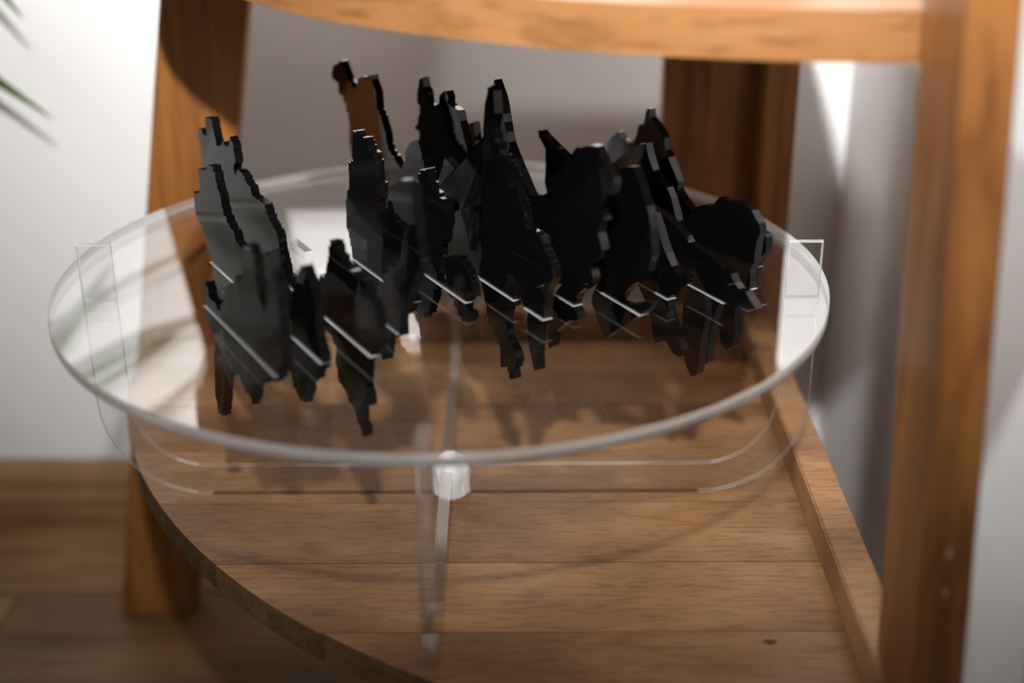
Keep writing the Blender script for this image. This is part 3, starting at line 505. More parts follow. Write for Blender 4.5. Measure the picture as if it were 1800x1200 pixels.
    4: (-0.033, [(-41.8, -0.4), (-42.1, -0.4), (-42.1, 3.1), (-42.4, 3.1), (-42.4, 6.6), (-44, 6.6), (-44, 10.7), (-45.2, 10.7), (-45.2, 13.8), (-46.6, 13.8), (-46.6, 15.2), (-47.9, 15.2), (-47.9, 16.6), (-47.6, 19.6), (-47.6, 19.3), (-47.1, 23.1), (-47.1, 22.8), (-47.1, 25), (-47.1, 24.7), (-47.1, 28.1), (-47.1, 31.8), (-46.1, 31.8), (-45.4, 31.8), (-45.4, 34.1), (-44.4, 34.1), (-44.4, 37.4), (-42.6, 37.4), (-42.6, 39), (-41.2, 39), (-41.2, 40.2), (-41.2, 43), (-41.2, 42.7), (-40.6, 46.1), (-40.6, 45.8), (-40.6, 48.6), (-41, 48.6), (-40.6, 52.2), (-40.6, 51.9), (-40.8, 54.3), (-37.7, 54.3), (-37.7, 56.1), (-34.6, 56.1), (-34.6, 57.8), (-34.6, 60.5), (-34.3, 60.5), (-34.3, 63.6), (-33.9, 63.6), (-33.9, 66.1), (-33.6, 66.1), (-33.2, 66.1), (-33.2, 69.1), (-32.9, 69.1), (-32.9, 71.6), (-32.9, 72.9), (-30.9, 72.9), (-29.1, 72.9), (-29.1, 74), (-27, 74.2), (-26.7, 71), (-24.3, 71), (-24.3, 71.6), (-20.5, 71.6), (-20.5, 72.6), (-18.1, 72.6), (-18.1, 73.1), (-17.1, 73.1), (-17.1, 71.6), (-15.8, 71.6), (-15.8, 69.6), (-13.6, 69.6), (-13.6, 68.6), (-13.6, 67.4), (-10.7, 67.4), (-8, 67.4), (-8, 66.2), (-8, 64), (-6.9, 64), (-5.8, 64), (-5.8, 61.7), (-5.7, 57.4), (-5.7, 57.7), (-5.2, 57.7), (-5.2, 54.2), (-5.2, 53.1), (-3.4, 53.1), (-2.1, 53.1), (-2.1, 52.3), (-2.1, 47.9), (-2.5, 47.9), (-2.8, 47.9), (-2.8, 44.9), (-4.6, 44.9), (-4.6, 43.5), (-5.7, 43.5), (-5.7, 42.6), (-5.7, 39.1), (-5.2, 39.1), (-4.5, 39.1), (-4.5, 35), (-4.5, 32.3), (-3.9, 32.3), (-3.1, 32.3), (-3.1, 28.4), (-2.1, 28.4), (-2.1, 25.5), (-2.1, 23.7), (-1.5, 23.7), (-0.5, 23.7), (-0.5, 20.9), (-0.5, 17.7), (1, 17.7), (2.2, 17.7), (2.2, 15.1), (3.4, 15.1), (3.4, 12.6), (4.6, 12.6), (4.6, 10.1), (4.6, 9.4), (7.3, 9.4), (10.1, 9.4), (10.1, 8.6), (12.8, 8.6), (12.8, 7.9), (14.9, 7.9), (14.9, 7.4), (18.4, 6.8), (18.1, 6.8), (21.1, 6.8), (21.1, 7.6), (24.7, 7.7), (26.7, 7.7), (26.7, 5.5), (28.3, 5.5), (28.3, 3.6), (30.6, 3.6), (30.6, 1.1), (30.6, -1.1), (29.2, -1.1), (27, -1.1), (27, -4.5), (25.5, -4.5), (25.5, -6.9), (22.4, -6.9), (22.4, -8.6), (19.1, -8.6), (19.1, -10.4), (16.6, -10.4), (16.6, -11.7), (16.6, -9.8), (12.9, -9.8), (10.3, -9.8), (10.3, -8.3), (7.5, -8.3), (7.5, -9.8), (7.5, -11.2), (4.6, -11.2), (4.6, -12.5), (2.2, -12.5), (-0.4, -12.5), (-0.4, -13.8), (-3.2, -13.8), (-3.2, -13.5), (-3.2, -13.1), (-7, -13.1), (-10.7, -13.1), (-10.7, -12.6), (-13.4, -12.6), (-13.1, -12.6), (-16.2, -12.6), (-16.2, -12.9), (-18.9, -13.6), (-18.6, -13.6), (-21.4, -13.6), (-21.4, -13.2), (-23.7, -13.2), (-23.7, -11.1), (-25.6, -11.1), (-25.6, -9.3), (-27.9, -9.3), (-27.9, -7.3), (-31.1, -7.8), (-30.8, -7.9), (-33.9, -7.9), (-33.9, -7), (-36.7, -6.9), (-38.7, -6.9), (-38.7, -4.4), (-40.4, -4.4), (-40.4, -2.2), (-41.8, -2.2)]),
    5: (-0.01, [(-10.3, 0.2), (-10.3, 3), (-11.3, 3), (-11.3, 6.7), (-12.7, 6.7), (-13.7, 6.7), (-13.7, 9.1), (-13.3, 9.1), (-13.3, 12.1), (-13.3, 14.8), (-12.9, 14.8), (-12.6, 16.8), (-12.6, 16.5), (-12.6, 19.9), (-12.3, 19.9), (-12, 19.9), (-12, 22.4), (-12, 25.1), (-11.6, 25.1), (-11.6, 27.9), (-11.1, 27.9), (-10.7, 27.9), (-10.7, 30.9), (-10.2, 30.9), (-10.2, 33.8), (-9.9, 33.8), (-9.9, 35.8), (-9.5, 35.8), (-9.5, 38.7), (-8.5, 38.7), (-8.5, 41.6), (-8.5, 43.9), (-7.8, 43.9), (-7.1, 43.9), (-7.1, 46.1), (-7.1, 49.2), (-6, 49.2), (-5.3, 49.2), (-5.3, 51.6), (-5.3, 53.9), (-4.2, 53.9), (-3, 53.9), (-3, 56.4), (-0.8, 56.4), (-0.8, 57.2), (2.6, 57.2), (2.6, 58.4), (4.8, 58.4), (4.8, 59.1), (5.5, 59.1), (5.5, 57.2), (6.4, 57.2), (6.4, 54.8), (6.4, 52.6), (8.2, 52.6), (9.4, 52.6), (9.4, 51.1), (9.4, 48.9), (12.9, 48.9), (15.4, 48.9), (15.4, 47.4), (15.4, 47.7), (18.4, 47.7), (22.2, 47.7), (22.2, 48.1), (22.7, 48.1), (22.7, 45.8), (23.2, 45.8), (23.2, 43.7), (24.5, 43.7), (24.5, 41.4), (25.4, 41.4), (25.4, 39.8), (25.2, 37.3), (25.2, 37.6), (25.8, 37.6), (25.8, 34.8), (24.6, 34.8), (24.6, 32.1), (23, 32.1), (23, 28.5), (23, 26.5), (21.4, 26.5), (21.4, 24.1), (19.5, 24.1), (17.7, 24.1), (17.7, 21.7), (17.3, 21.7), (17.3, 18.8), (17.3, 16.4), (17, 16.4), (16.6, 16.4), (16.6, 13.6), (16.6, 10.4), (16, 10.4), (15.5, 10.4), (15.5, 8.3), (14.8, 8.3), (14.8, 4.9), (13.7, 4.9), (13.7, 3), (12.7, 3), (12.7, 1.3), (15.8, 1.3), (15.8, 2.1), (19.8, 2.1), (19.8, 3.1), (22.9, 3.1), (22.6, 3.1), (24.8, 2.9), (24.8, 5.3), (24.1, 5.3), (23.2, 5.3), (23.2, 8.6), (22.6, 8.6), (22.6, 11.1), (21.9, 11.1), (21.9, 13.7), (21.1, 13.7), (21.1, 16.6), (24.4, 16.6), (24.4, 18.1), (27.9, 18.1), (27.9, 19.7), (30.6, 19.7), (30.6, 20.9), (32.8, 20.9), (32.8, 21.4), (36.1, 21.4), (36.1, 22.1), (38.5, 22.1), (38.5, 22.6), (38.5, 20.6), (40.3, 20.6), (42.5, 20.6), (42.5, 18.2), (46.3, 18.2), (46.3, 15.9), (48.8, 15.9), (48.8, 14.3), (50.1, 14.3), (50.1, 11), (51.5, 11), (51.5, 7.7), (51.5, 5.3), (49.5, 5.3), (47.5, 5.3), (47.5, 3.1), (46.3, 3.1), (46.3, 1.6), (44.1, 1.6), (44.1, -0.8), (43.7, -0.8), (43.7, -2.7), (43.4, -2.7), (43.4, -4.4), (45.9, -4.4), (45.9, -4), (48.2, -4), (48.2, -3.6), (48.7, -3.6), (48.7, -5.6), (49.2, -5.6), (49.2, -7.6), (46.9, -7.6), (46.9, -8.7), (46.9, -9.7), (44.7, -9.7), (42, -9.7), (42, -10.9), (39.5, -10.9), (39.5, -12.1), (39.5, -9.9), (37.2, -9.9), (34.8, -9.9), (34.8, -7.6), (34.8, -6.8), (33.2, -6.8), (31.2, -6.8), (31.2, -5.8), (31.2, -3), (28.4, -3), (25.9, -3), (25.9, -0.4), (21.7, -0.4), (22, -0.3), (19, -0.6), (15.9, -0.6), (15.9, -1.3), (15.9, -1.8), (13.6, -1.8), (11.2, -1.8), (11.2, -2.4), (11.2, -5), (9.8, -5), (8.3, -5), (8.3, -7.5), (8.3, -10.3), (7.2, -10.3), (7.2, -12.7), (6.2, -12.7), (5.3, -12.7), (5.3, -15.1), (3.8, -15.1), (3.8, -18.2), (2.3, -18.2), (2.3, -21.4), (-0.6, -21.4), (-0.6, -22.8), (-2.8, -22.8), (-2.8, -24), (-2.8, -25.7), (-6.1, -25.7), (-8.8, -25.7), (-8.8, -27.1), (-11.6, -27.1), (-11.6, -25.7), (-14.1, -25.7), (-14.1, -24.4), (-14.5, -21.1), (-14.5, -21.4), (-14.6, -18.7), (-14.6, -19), (-14.9, -15), (-14.8, -15.3), (-14.6, -13), (-13.9, -13), (-13.9, -10.8), (-13.9, -8), (-13, -8), (-13, -5.2), (-12.1, -5.2), (-12.1, -2.5), (-11.2, -2.5), (-10.3, -2.5)]),
    6: (0.012, [(-125.4, -3.7), (-127.2, -3.7), (-127.2, -1.3), (-128.5, -1.3), (-128.5, 0.4), (-130.3, 0.4), (-130.3, 3), (-132.1, 3), (-132.1, 5.4), (-133.9, 5.4), (-133.9, 7.7), (-135.3, 7.7), (-135.3, 9.7), (-140.1, 25.2), (-140.9, 25.2), (-140.9, 28.6), (-140.9, 31.3), (-141.5, 31.3), (-142.2, 31.3), (-142.2, 34.5), (-140.8, 46.1), (-141.9, 46.1), (-141.9, 48), (-141.9, 50.8), (-143.5, 50.8), (-144.8, 50.8), (-144.8, 53.1), (-144.8, 56.2), (-146.5, 56.2), (-148.2, 56.2), (-148.2, 59.3), (-150.8, 59.3), (-150.8, 59.8), (-154.7, 59.8), (-154.7, 60.6), (-154.7, 66.5), (-159.8, 66.1), (-159.8, 67.2), (-162.1, 67.2), (-163.8, 67.2), (-163.8, 68), (-163.8, 72), (-162.8, 72), (-162, 72), (-162, 75), (-154, 77.9), (-149.4, 80.9), (-146.9, 81), (-146.9, 78.9), (-145.9, 78.9), (-145, 78.9), (-145, 77), (-140.6, 72.9), (-140.6, 70.9), (-137.6, 70.9), (-134.6, 70.9), (-134.6, 69), (-134.6, 68.1), (-132, 68.1), (-130, 68.1), (-130, 67.3), (-128.6, 67.3), (-128.6, 69.8), (-128.6, 72), (-127.4, 72), (-125.9, 72), (-125.9, 74.6), (-117.7, 78), (-115.8, 78), (-115.8, 77.1), (-113.2, 77.1), (-113.2, 75.9), (-110.5, 80.1), (-106.5, 80.9), (-106.1, 78.4), (-100.6, 72.4), (-101, 68), (-101, 68.3), (-100.3, 68.3), (-100.3, 65.5), (-100.1, 62.3), (-97.6, 62.3), (-97.6, 59.9), (-95.3, 59.9), (-95.3, 57.8), (-90.7, 51.3), (-90.3, 51.3), (-90.3, 48), (-89.8, 48), (-89.8, 44.8), (-87.8, 44.8), (-87.8, 43.6), (-87.8, 41.7), (-84.5, 41.7), (-84.5, 40.2), (-82, 40.2), (-80, 40.2), (-80, 39), (-72.3, 34.4), (-66.8, 40.1), (-66.1, 40.1), (-66.1, 43.5), (-65.6, 43.5), (-65.6, 46.3), (-59.4, 52.8), (-53.6, 55.8), (-48.7, 57), (-45, 50.6), (-45, 47.5), (-43.6, 47.5), (-42.6, 47.5), (-42.6, 45.4), (-42.6, 42.4), (-41.2, 42.4), (-39.7, 42.4), (-39.7, 39.2), (-39.7, 37.2), (-37.4, 37.2), (-34.5, 37.2), (-34.5, 34.6), (-32, 34.6), (-32, 32.4), (-30.2, 32.4), (-30.2, 33.3), (-27.9, 33.3), (-27.9, 34.5), (-25.4, 42.5), (-21.2, 48.3), (-18.2, 55), (-13.8, 54.3), (-9.4, 52.7), (-7.6, 52.7), (-7.6, 50.9), (-5.2, 50.9), (-5.2, 48.6), (-3.8, 48.6), (-3.8, 45.8), (-2.9, 45.8), (-2.9, 44), (-2.8, 40.9), (-2.8, 41.2), (-2.6, 37.5), (-2.6, 37.8), (-2.7, 33.8), (-2.7, 31), (-1.7, 31), (-1, 31), (-1, 29), (2, 25.8), (3.3, 25.8), (3.3, 22.6), (4.9, 22.6), (4.9, 18.8), (9, 12.2), (9, 13.6), (11.7, 13.6), (15.9, 13.6), (15.9, 15.6), (16.8, 15.6), (16.8, 18.3), (17.6, 18.3), (17.6, 20.4), (18.6, 20.4), (18.6, 23.2), (19.4, 23.2), (19.4, 25.3), (20.5, 25.3), (20.5, 28.3), (20.5, 31.2), (20.9, 31.2), (21.7, 33.6), (21.7, 33.3), (21.2, 36.2), (21.1, 35.9), (21.8, 35.9), (21.8, 38.9), (22.2, 38.9), (22.2, 42), (22.2, 44.6), (22.1, 44.3), (22.8, 44.3), (22.8, 47.2), (23.2, 47.2), (23.2, 50.5), (23.5, 53.4), (23.5, 53.1), (23.3, 57), (23.2, 56.7), (23.2, 59.3), (24.1, 59.3), (24.4, 59.3), (24.4, 62.6), (24.3, 66), (24.3, 65.7), (24.1, 68.5), (24.1, 68.2), (24.1, 71.1), (24.6, 71.1), (25.4, 73.9), (25.4, 73.6), (24.8, 73.6), (24.8, 76.4), (24.3, 79.1), (24.3, 78.8), (24.3, 82.3), (24.9, 82.3), (25, 84.6), (26.4, 94), (29.4, 100.6), (29.4, 103.1), (31.5, 103.1), (32.9, 103.1), (32.9, 104.7), (35.1, 102.4), (36.5, 91.5), (35.8, 91.5), (35.8, 88.6), (34.9, 88.6), (34.9, 85.1), (34.1, 85.1), (34.1, 81.9), (36.2, 81.9), (36.2, 79.6), (36.2, 77.5), (38.3, 77.5), (40.7, 77.5), (40.7, 74.9), (40.7, 73), (43.1, 73), (46.1, 73), (46.1, 70.7), (48.4, 70.7), (48.4, 68.9), (51, 68.9), (51, 66.6), (52.9, 66.6), (52.9, 65.1), (55.5, 65.1), (55.5, 62.8), (59.2, 54.7), (60.9, 54.7), (60.9, 52.2), (62.5, 52.2), (62.5, 49.8), (64.1, 49.8), (64.1, 47.4), (66.7, 41.9), (74.7, 42.9), (74.7, 41.6), (77.5, 41.6), (81, 41.6), (81, 40), (81, 37.1), (82.5, 37.1), (83.7, 37.1), (83.7, 34.8), (85.8, 34.8), (85.8, 32.8), (88.2, 32.8), (88.2, 30.4), (89.9, 30.4), (89.9, 28.8), (91.5, 24.4), (84.9, 15.1), (84.5, 15.1), (84.5, 12.7), (84.5, 9.2), (83.8, 9.2), (83.4, 9.2), (83.4, 6.8), (82.9, 4.1), (83, 4.4), (82.5, 0.7), (82.5, 1), (82.4, -1.6), (80.6, -1.6), (80.6, -4.2), (78.7, -4.2), (78.7, -7), (76.6, -17), (76.5, -20.5), (76.4, -20.2), (76.4, -23), (76.9, -23), (76.7, -26.8), (76.6, -26.5), (77.2, -26.5), (77.2, -29.1), (73.9, -31.1), (68.9, -20), (68.9, -17.2), (68.1, -17.2), (67.2, -17.2), (67.2, -14.4), (67.7, -11.7), (67.7, -12), (67.7, -9), (66.9, -9), (66.7, -5.9), (67.8, -0.6), (65.2, -0.6), (65.2, 0.2), (62.8, 0.2), (62.8, 0.9), (60, 4.5), (60, 3.2), (57.7, 3.2), (54.4, 3.2), (54.4, 1.3), (53.3, -1), (53.3, -3.6), (51, -3.6), (49.1, -3.6), (49.1, -5.9), (47.4, -5.9), (47.4, -7.7), (45, -15.9), (45.5, -15.9), (45.5, -17.3), (46.1, -17.3), (46.1, -19.3), (47.3, -22), (47.3, -23.8), (49.3, -23.8), (50.7, -23.8), (50.7, -25.1), (54.7, -28), (56.4, -31.2), (56.4, -33.6), (55.9, -33.6), (55.2, -33.6), (55.2, -36.5), (52.3, -39.3), (53.4, -43.7), (51.1, -45.3), (48.8, -45.3), (48.8, -42), (47.1, -42), (47.1, -39.5), (39.9, -42.7), (39.5, -32.4), (37.8, -27.3), (35.4, -26.6), (32.5, -26.6), (32.5, -24.6), (32.5, -23.1), (30.2, -23.1), (27.1, -23.1), (27.1, -21), (27.1, -18.5), (26.4, -18.5), (25.4, -18.5), (25.4, -14.8), (25.4, -12.8), (24.7, -12.8), (23.7, -12.8), (23.7, -10), (19.1, 0.3), (16.6, 0.3), (16.6, -0.4), (14, -0.4), (14, -1), (11.8, -1), (11.8, -1.5), (8.8, -1.5), (8.8, -2.3), (6.6, -2.3), (6.6, -2.8), (6.6, -3.6), (3.6, -3.6), (1.2, -3.6), (1.2, -4.1), (-1.3, -4.1), (-1.3, -4.8), (-3.6, -4.8), (-3.6, -5.3), (-3.6, -6.1), (-6.7, -6.1), (-9, -6.1), (-9, -6.7), (-11.8, -6.7), (-11.8, -7.3), (-14.4, -7.3), (-14.4, -7.8), (-14.4, -8.5), (-17.5, -8.5), (-20.1, -8.5), (-20.1, -9), (-20.1, -9.7), (-23, -9.7), (-25.1, -9.7), (-25.1, -10.1), (-28.4, -10.1), (-28.4, -10.8), (-30.5, -10.8), (-30.5, -11.2), (-30.5, -11.8), (-33.1, -11.8), (-36.1, -11.8), (-36.1, -12.4), (-71.6, -10.3), (-74.4, -10.3), (-74.1, -10.3), (-77, -9.7), (-76.7, -9.7), (-79.4, -9.4), (-79.1, -9.4), (-82.3, -9.4), (-82.3, -9.8), (-84.9, -10.3), (-84.6, -10.3), (-84.6, -9.5), (-87.2, -9.5), (-90.2, -9.3), (-89.9, -9.3), (-92.8, -9.2), (-92.5, -9.2), (-95.9, -8.6), (-95.6, -8.7), (-95.6, -9), (-97.7, -9), (-100.5, -9.2), (-100.2, -9.2), (-103, -9.2), (-103, -8.8), (-105.8, -8.6)]),
    7: (0.034, [(-91.3, -0), (-92, 4.7), (-92.5, 9.4), (-93.3, 14.1), (-93.1, 19.2), (-92.4, 24.2), (-92.2, 29.3), (-93, 33.4), (-93.9, 37.4), (-93.2, 41.5), (-91.8, 45.4), (-91.6, 48.8), (-96.7, 48.6), (-97.4, 50.1), (-93.6, 52), (-92.4, 57.7), (-90.2, 59.2), (-89.8, 64.2), (-93.4, 64.4), (-92.9, 70.8), (-90.9, 75.2), (-89.4, 79.7), (-85.8, 81.2), (-84.7, 75.9), (-80.6, 73.8), (-80.3, 68), (-74, 67.5), (-69.7, 68.9), (-65.5, 70.7), (-65.3, 75.2), (-60.3, 78.9), (-57, 79.6), (-54.4, 77), (-55.3, 73), (-51.3, 72.3), (-43.4, 71.9), (-41.7, 66.3), (-39.5, 62.6), (-37.5, 58.7), (-34.4, 53.8), (-30.7, 49.3), (-27.1, 46.1), (-23.2, 43.3), (-18.1, 44.7), (-16.2, 49.5), (-14.1, 54.3), (-11.5, 58.9), (-8.3, 62.7), (-5.3, 66.7), (-2.3, 69.9), (0.3, 73.5), (1.6, 78.9), (-0.5, 83.6), (-1.8, 88.6), (-4, 96.1), (-2.8, 97.2), (0.2, 93.1), (3.5, 89.2), (4.9, 85.2), (6.2, 81.3), (7.4, 77.3), (9.2, 72.5), (10.8, 67.6), (14.8, 63.2), (18.5, 59.8), (21.7, 55.9), (25.4, 52.9), (28.6, 49.5), (31.9, 46.1), (34.2, 45.5), (38.1, 47), (42.2, 48.2), (46.3, 49.3), (50.6, 51.8), (54.9, 54.1), (57.2, 57.5), (59.6, 61), (61.6, 64.6), (64.3, 67.6), (66.4, 71.1), (69.2, 74), (72, 77.8), (75.1, 81.4), (79.6, 82.5), (83.9, 84.2), (88.2, 85.5), (92.6, 86.1), (96.5, 82.2), (98.5, 79.5), (103.3, 78.3), (106.7, 74.9), (107.3, 71.5), (103.8, 65.9), (100.7, 62.4), (97.9, 58.6), (96.1, 55.9), (100, 54.2), (100.5, 52.1), (96.3, 48.9), (95.5, 44.4), (97.6, 40.7), (99.2, 37), (96.9, 31.9), (93.1, 28.9), (87.7, 26.2), (90.3, 23.9), (91.9, 20.6), (91, 17.3), (87.8, 14.6), (84.5, 12.1), (81.1, 9.6), (78, 6.8), (76.3, 3.2), (75, -0.6), (78.7, -2), (79.9, -5.9), (76.8, -7.7), (71, -9.2), (67, -12.6), (63, -16), (59.4, -19.3), (55.9, -22.8), (54.9, -29.9), (52.1, -32.6), (50.4, -26.5), (51.6, -20.8), (53, -15.2), (54.1, -10.3), (55.3, -5.5), (56.7, -0.7), (59.4, 2.7), (62.3, 5.7), (65.3, 8.8), (61.3, 6.8), (57.1, 5.5), (53.1, 3.6), (49, 2.2), (14.2, -3.3), (9.7, -3.6), (5.3, -3.7), (0.8, -3.2), (-3.6, -3.6), (-8, -3.6), (-12.5, -3.3), (-16.9, -3.7), (-57.3, -8.2), (-61.4, -7.8), (-65.6, -7.6), (-69.7, -6.9), (-73.8, -6.6), (-78, -6.8), (-82.2, -6.5), (-86.7, -3.2)]),
    8: (0.0555, [(-90.3, 0.7), (-87.7, 3.8), (-85.8, 7.3), (-83.2, 10.4), (-81.2, 13.9), (-79.9, 18.9), (-78.8, 24), (-77.1, 28.8), (-76.4, 33.2), (-76.5, 37.6), (-75.7, 42), (-75.1, 46.3), (-73.8, 50.8), (-72, 55.1), (-66.5, 57), (-64.8, 50.5), (-63.9, 46.2), (-62.3, 42.1), (-61, 37.8), (-59.9, 33.4), (-56, 30.5), (-52.1, 27.7), (-48.2, 24.8), (-10.3, 20.7), (24.9, 28), (56.8, 52.4), (60.6, 54.8), (64, 57.7), (67.9, 60), (71.7, 62.4), (76.3, 66.1), (81.2, 69.5), (86.8, 71.3), (92.5, 72.8), (96.1, 67.6), (99.7, 62.2), (103.8, 56.3), (106.3, 52.3), (108.1, 46.3), (108.7, 42), (109.5, 37.7), (109.8, 33.4), (108.1, 29.9), (107.1, 24.6), (103.9, 21.5), (100.7, 18.5), (97.5, 15.5), (93.7, 12.6), (90.3, 9.3), (86.7, 6.3), (83, 0.1), (89.4, 1.2), (93.2, 2.5), (96.8, 4.4), (100.6, 5.9), (104.2, 7.7), (107.9, 9.1), (111.7, 10.6), (111.8, 8.3), (71.6, -23.9), (70, -22.6), (67.1, -19.1), (64.1, -15.7), (61.4, -12.1), (58.3, -8.8), (59.4, -4.5), (61.2, -0.5), (65.2, 5.3), (60.7, 4.3), (56, 4), (51.4, 3.4), (46.8, 2.6), (42.2, 1.8), (-4.2, -2.1), (-42.2, -2.3), (-79.7, -1.5), (-85, -0.5)]),
    9: (0.079, [(-60, -3.4), (-56.8, -0.6), (-53.5, 2.2), (-50.2, 4.7), (-46.9, 7.5), (-42.9, 10.7), (-38.3, 13.1), (-34.2, 16.3), (-31, 18.8), (-27.4, 20.7), (-23.8, 22.7), (-26.9, 28.4), (-25.7, 35.4), (-26, 39.5), (-26.1, 43.7), (-25.9, 47.8), (-29.4, 50.5), (-33.2, 52.8), (-34.4, 56.4), (-31.4, 57.1), (-27.7, 54.8), (-23.6, 54), (-19.6, 52.8), (-15.6, 51.3), (-11.4, 50.8), (-7.5, 49.4), (-3.4, 48.4), (0.4, 46.9), (4, 44.8), (8, 43.6), (11.6, 41.4), (15.5, 40.1), (20.1, 40), (24.6, 40.3), (29.1, 40.4), (33.6, 41.1), (38.1, 41), (42.6, 41.5), (46.8, 41.9), (51, 43.1), (55.2, 43.8), (59.5, 44.2), (63.8, 44.7), (67.9, 45.6), (72.6, 43.4), (77.1, 40.8), (80.4, 35.8), (83.6, 30.8), (86.1, 27.1), (88.9, 23.5), (94, 18.2), (98.9, 16), (104, 16.6), (109.1, 17.6), (103.9, 12), (100.5, 9.4), (97.2, 6.6), (94.3, 3), (91.5, -0.7), (93, -5.2), (95, -9.6), (97.8, -13.4), (101.3, -16.6), (105.6, -22.8), (103.5, -27.4), (98.7, -27.7), (95.6, -25.1), (92.5, -22.5), (88.4, -21.5), (85.8, -26.1), (82.8, -27.5), (80, -22.5), (78.9, -17.2), (77.3, -12), (74.6, -8.9), (71.5, -6.1), (68.3, -3.4), (65.5, -0.4), (69.7, 3.5), (74.2, 7), (33.6, -0.9), (-24.8, -4.7)]),
    10: (0.1, [(-59.2, -2.2), (-43.4, 6.6), (0.9, 22.8), (28.1, 32.2), (43.9, 31.4), (51.6, 30.8), (60.3, 29.6), (69.4, 27.1), (76.4, 24.7), (79.5, 22), (93.8, 21.6), (101.4, 19.9), (108.1, 16.9), (114.4, 16.7), (117.4, 13.2), (121.2, 11.2), (126.4, 11.5), (130.2, 8.7), (135.2, 5.7), (118.6, 0.6), (105.9, -0.3), (94.8, -0.8), (96.8, -13.6), (94.1, -27.4), (93.3, -35.7), (93.2, -40.6), (91.8, -47.1), (87.6, -50.2), (83.3, -47), (81, -42.3), (76.8, -34), (77.4, -14.3), (81.2, -0.2), (88.1, 5.3), (56, 2.4), (1.8, -0.3), (-40.1, -2.9)]),
    11: (0.122, [(-62.5, 2.6), (-59.2, 5.5), (-55.4, 7.8), (-52.4, 11), (-48.8, 13.6), (-45.1, 16), (-41.7, 18.9), (-38.3, 21.6), (-34.8, 23.9), (-31.5, 26.6), (-28.4, 29.5), (-25.1, 32.1), (-21.5, 34.4), (-18.4, 37.1), (-15, 39.6), (-11.5, 41.8), (-8.1, 44.3), (-4.7, 46.6), (-0, 49.7), (4.9, 52.3), (8.6, 53.2), (11.1, 47.4), (13.6, 43.5), (16.4, 39.8), (20.4, 36.9), (24.9, 35.1), (29.5, 33.7), (33.5, 29.3), (37, 22.9), (40.1, 16.4), (44.2, 19.7), (48.3, 23.1), (52.2, 27.3), (56.7, 30.9), (62.4, 33.5), (70, 35.1), (73, 39.4), (74.7, 41.1), (76.6, 40.7), (84.4, 42.4), (89.9, 42.5), (95.3, 42.8), (100.8, 41.7), (104.7, 38.4), (107.1, 36.7), (108.5, 32.1), (106.3, 27.5), (105.6, 21.2), (105.4, 15), (102.6, 11), (103.3, 3.8), (102.9, -1), (99.7, -3.7), (96, -5.7), (92.9, -8.6), (89.4, -10.9), (86, -13.1), (82.3, -14.8), (78.9, -16.9), (77.4, -21.4), (76.3, -26), (74.9, -30.8), (73.9, -35.6), (73.1, -40.5), (72.8, -44.8), (72.8, -49.1), (73.1, -53.3), (70.8, -55), (68.5, -52.5), (68.5, -47.4), (68.7, -42.2), (67.2, -38.3), (66.5, -34.1), (65.2, -30.1), (63.3, -26.4), (62.4, -22.3), (60.7, -18.5), (57.8, -15), (54.9, -11.7), (52.2, -8.2), (48.2, -8.1), (44.2, -7.8), (40.2, -7.5), (36.3, -6.4), (32.3, -6.7), (28.3, -5.7), (24.3, -5.7), (20.3, -5.3), (16.1, -4.9), (11.8, -4.5), (7.6, -3.9), (3.3, -3.8), (-0.9, -3.6), (-5.2, -3.2), (-9.4, -2.3), (-13.6, -2.3), (-17.9, -2.4), (-22.2, -1.8), (-26.5, -1.7), (-30.8, -1.3), (-35.1, -1.4), (-39.3, -1.1), (-43.6, -0.8), (-48.4, -0.3), (-53, 1.2), (-57.8, 1.8)]),
    12: (0.1445, [(-72.2, 8.8), (-69.6, 12.3), (-67.5, 16.1), (-65, 19.7), (-63.4, 24), (-62.3, 28.5), (-61.9, 32.9), (-57.7, 37), (-53.1, 40.6), (-51.4, 42.1), (-50.2, 42), (-48.2, 38.4), (-44.6, 38.2), (-39.9, 38.6), (-35.3, 39.5), (-32.6, 43.6), (-31.7, 47.2), (-30.7, 51.1), (-25.1, 52.8), (-23.9, 60.1), (-22.3, 62.7), (-20.7, 62.8), (-19.8, 57.7), (-15.8, 56), (-11.8, 54.3), (-8.5, 51.9), (-5.4, 49.2), (-3.9, 42.4), (-0.4, 39.3), (2.5, 35.7), (6.1, 31.7), (9.6, 27.7), (8.8, 23.1), (14.5, 19), (18.7, 17), (22.8, 14.8), (60.2, 21), (65, 20.9), (69.8, 21), (74.5, 20.3), (79.3, 20.4), (85.4, 20.4), (87.3, 19.1), (87.7, 11.4), (84.4, 7.1), (80.3, 1.6), (79.5, -2.8), (78.4, -7.1), (76.7, -11.1), (74.9, -15), (73.1, -18.9), (71, -22.6), (69.7, -26.7), (65.5, -29.9), (66.2, -34.7), (66.7, -39.6), (67.4, -44.5), (66.4, -48.4), (65.1, -52.2), (60.4, -55.8), (55.5, -53.2), (54.3, -48.8), (52.7, -44.5), (51.8, -40), (49.3, -36.4), (46.9, -32.7), (44.6, -28.9), (40.8, -26.6), (36.8, -24.6), (32.6, -22.9), (28.9, -20.4), (25, -18.2), (21, -16.2), (17, -14.2), (12.8, -13.1), (8.4, -12.8), (4.2, -11.8), (0, -10.6), (-4.3, -10.3), (-8.5, -9.1), (-12.7, -8.2), (-17, -7.5), (-53.1, -0.4), (-57, 1.2), (-60.6, 3.5), (-64.4, 5.3), (-68.3, 7)]),
}
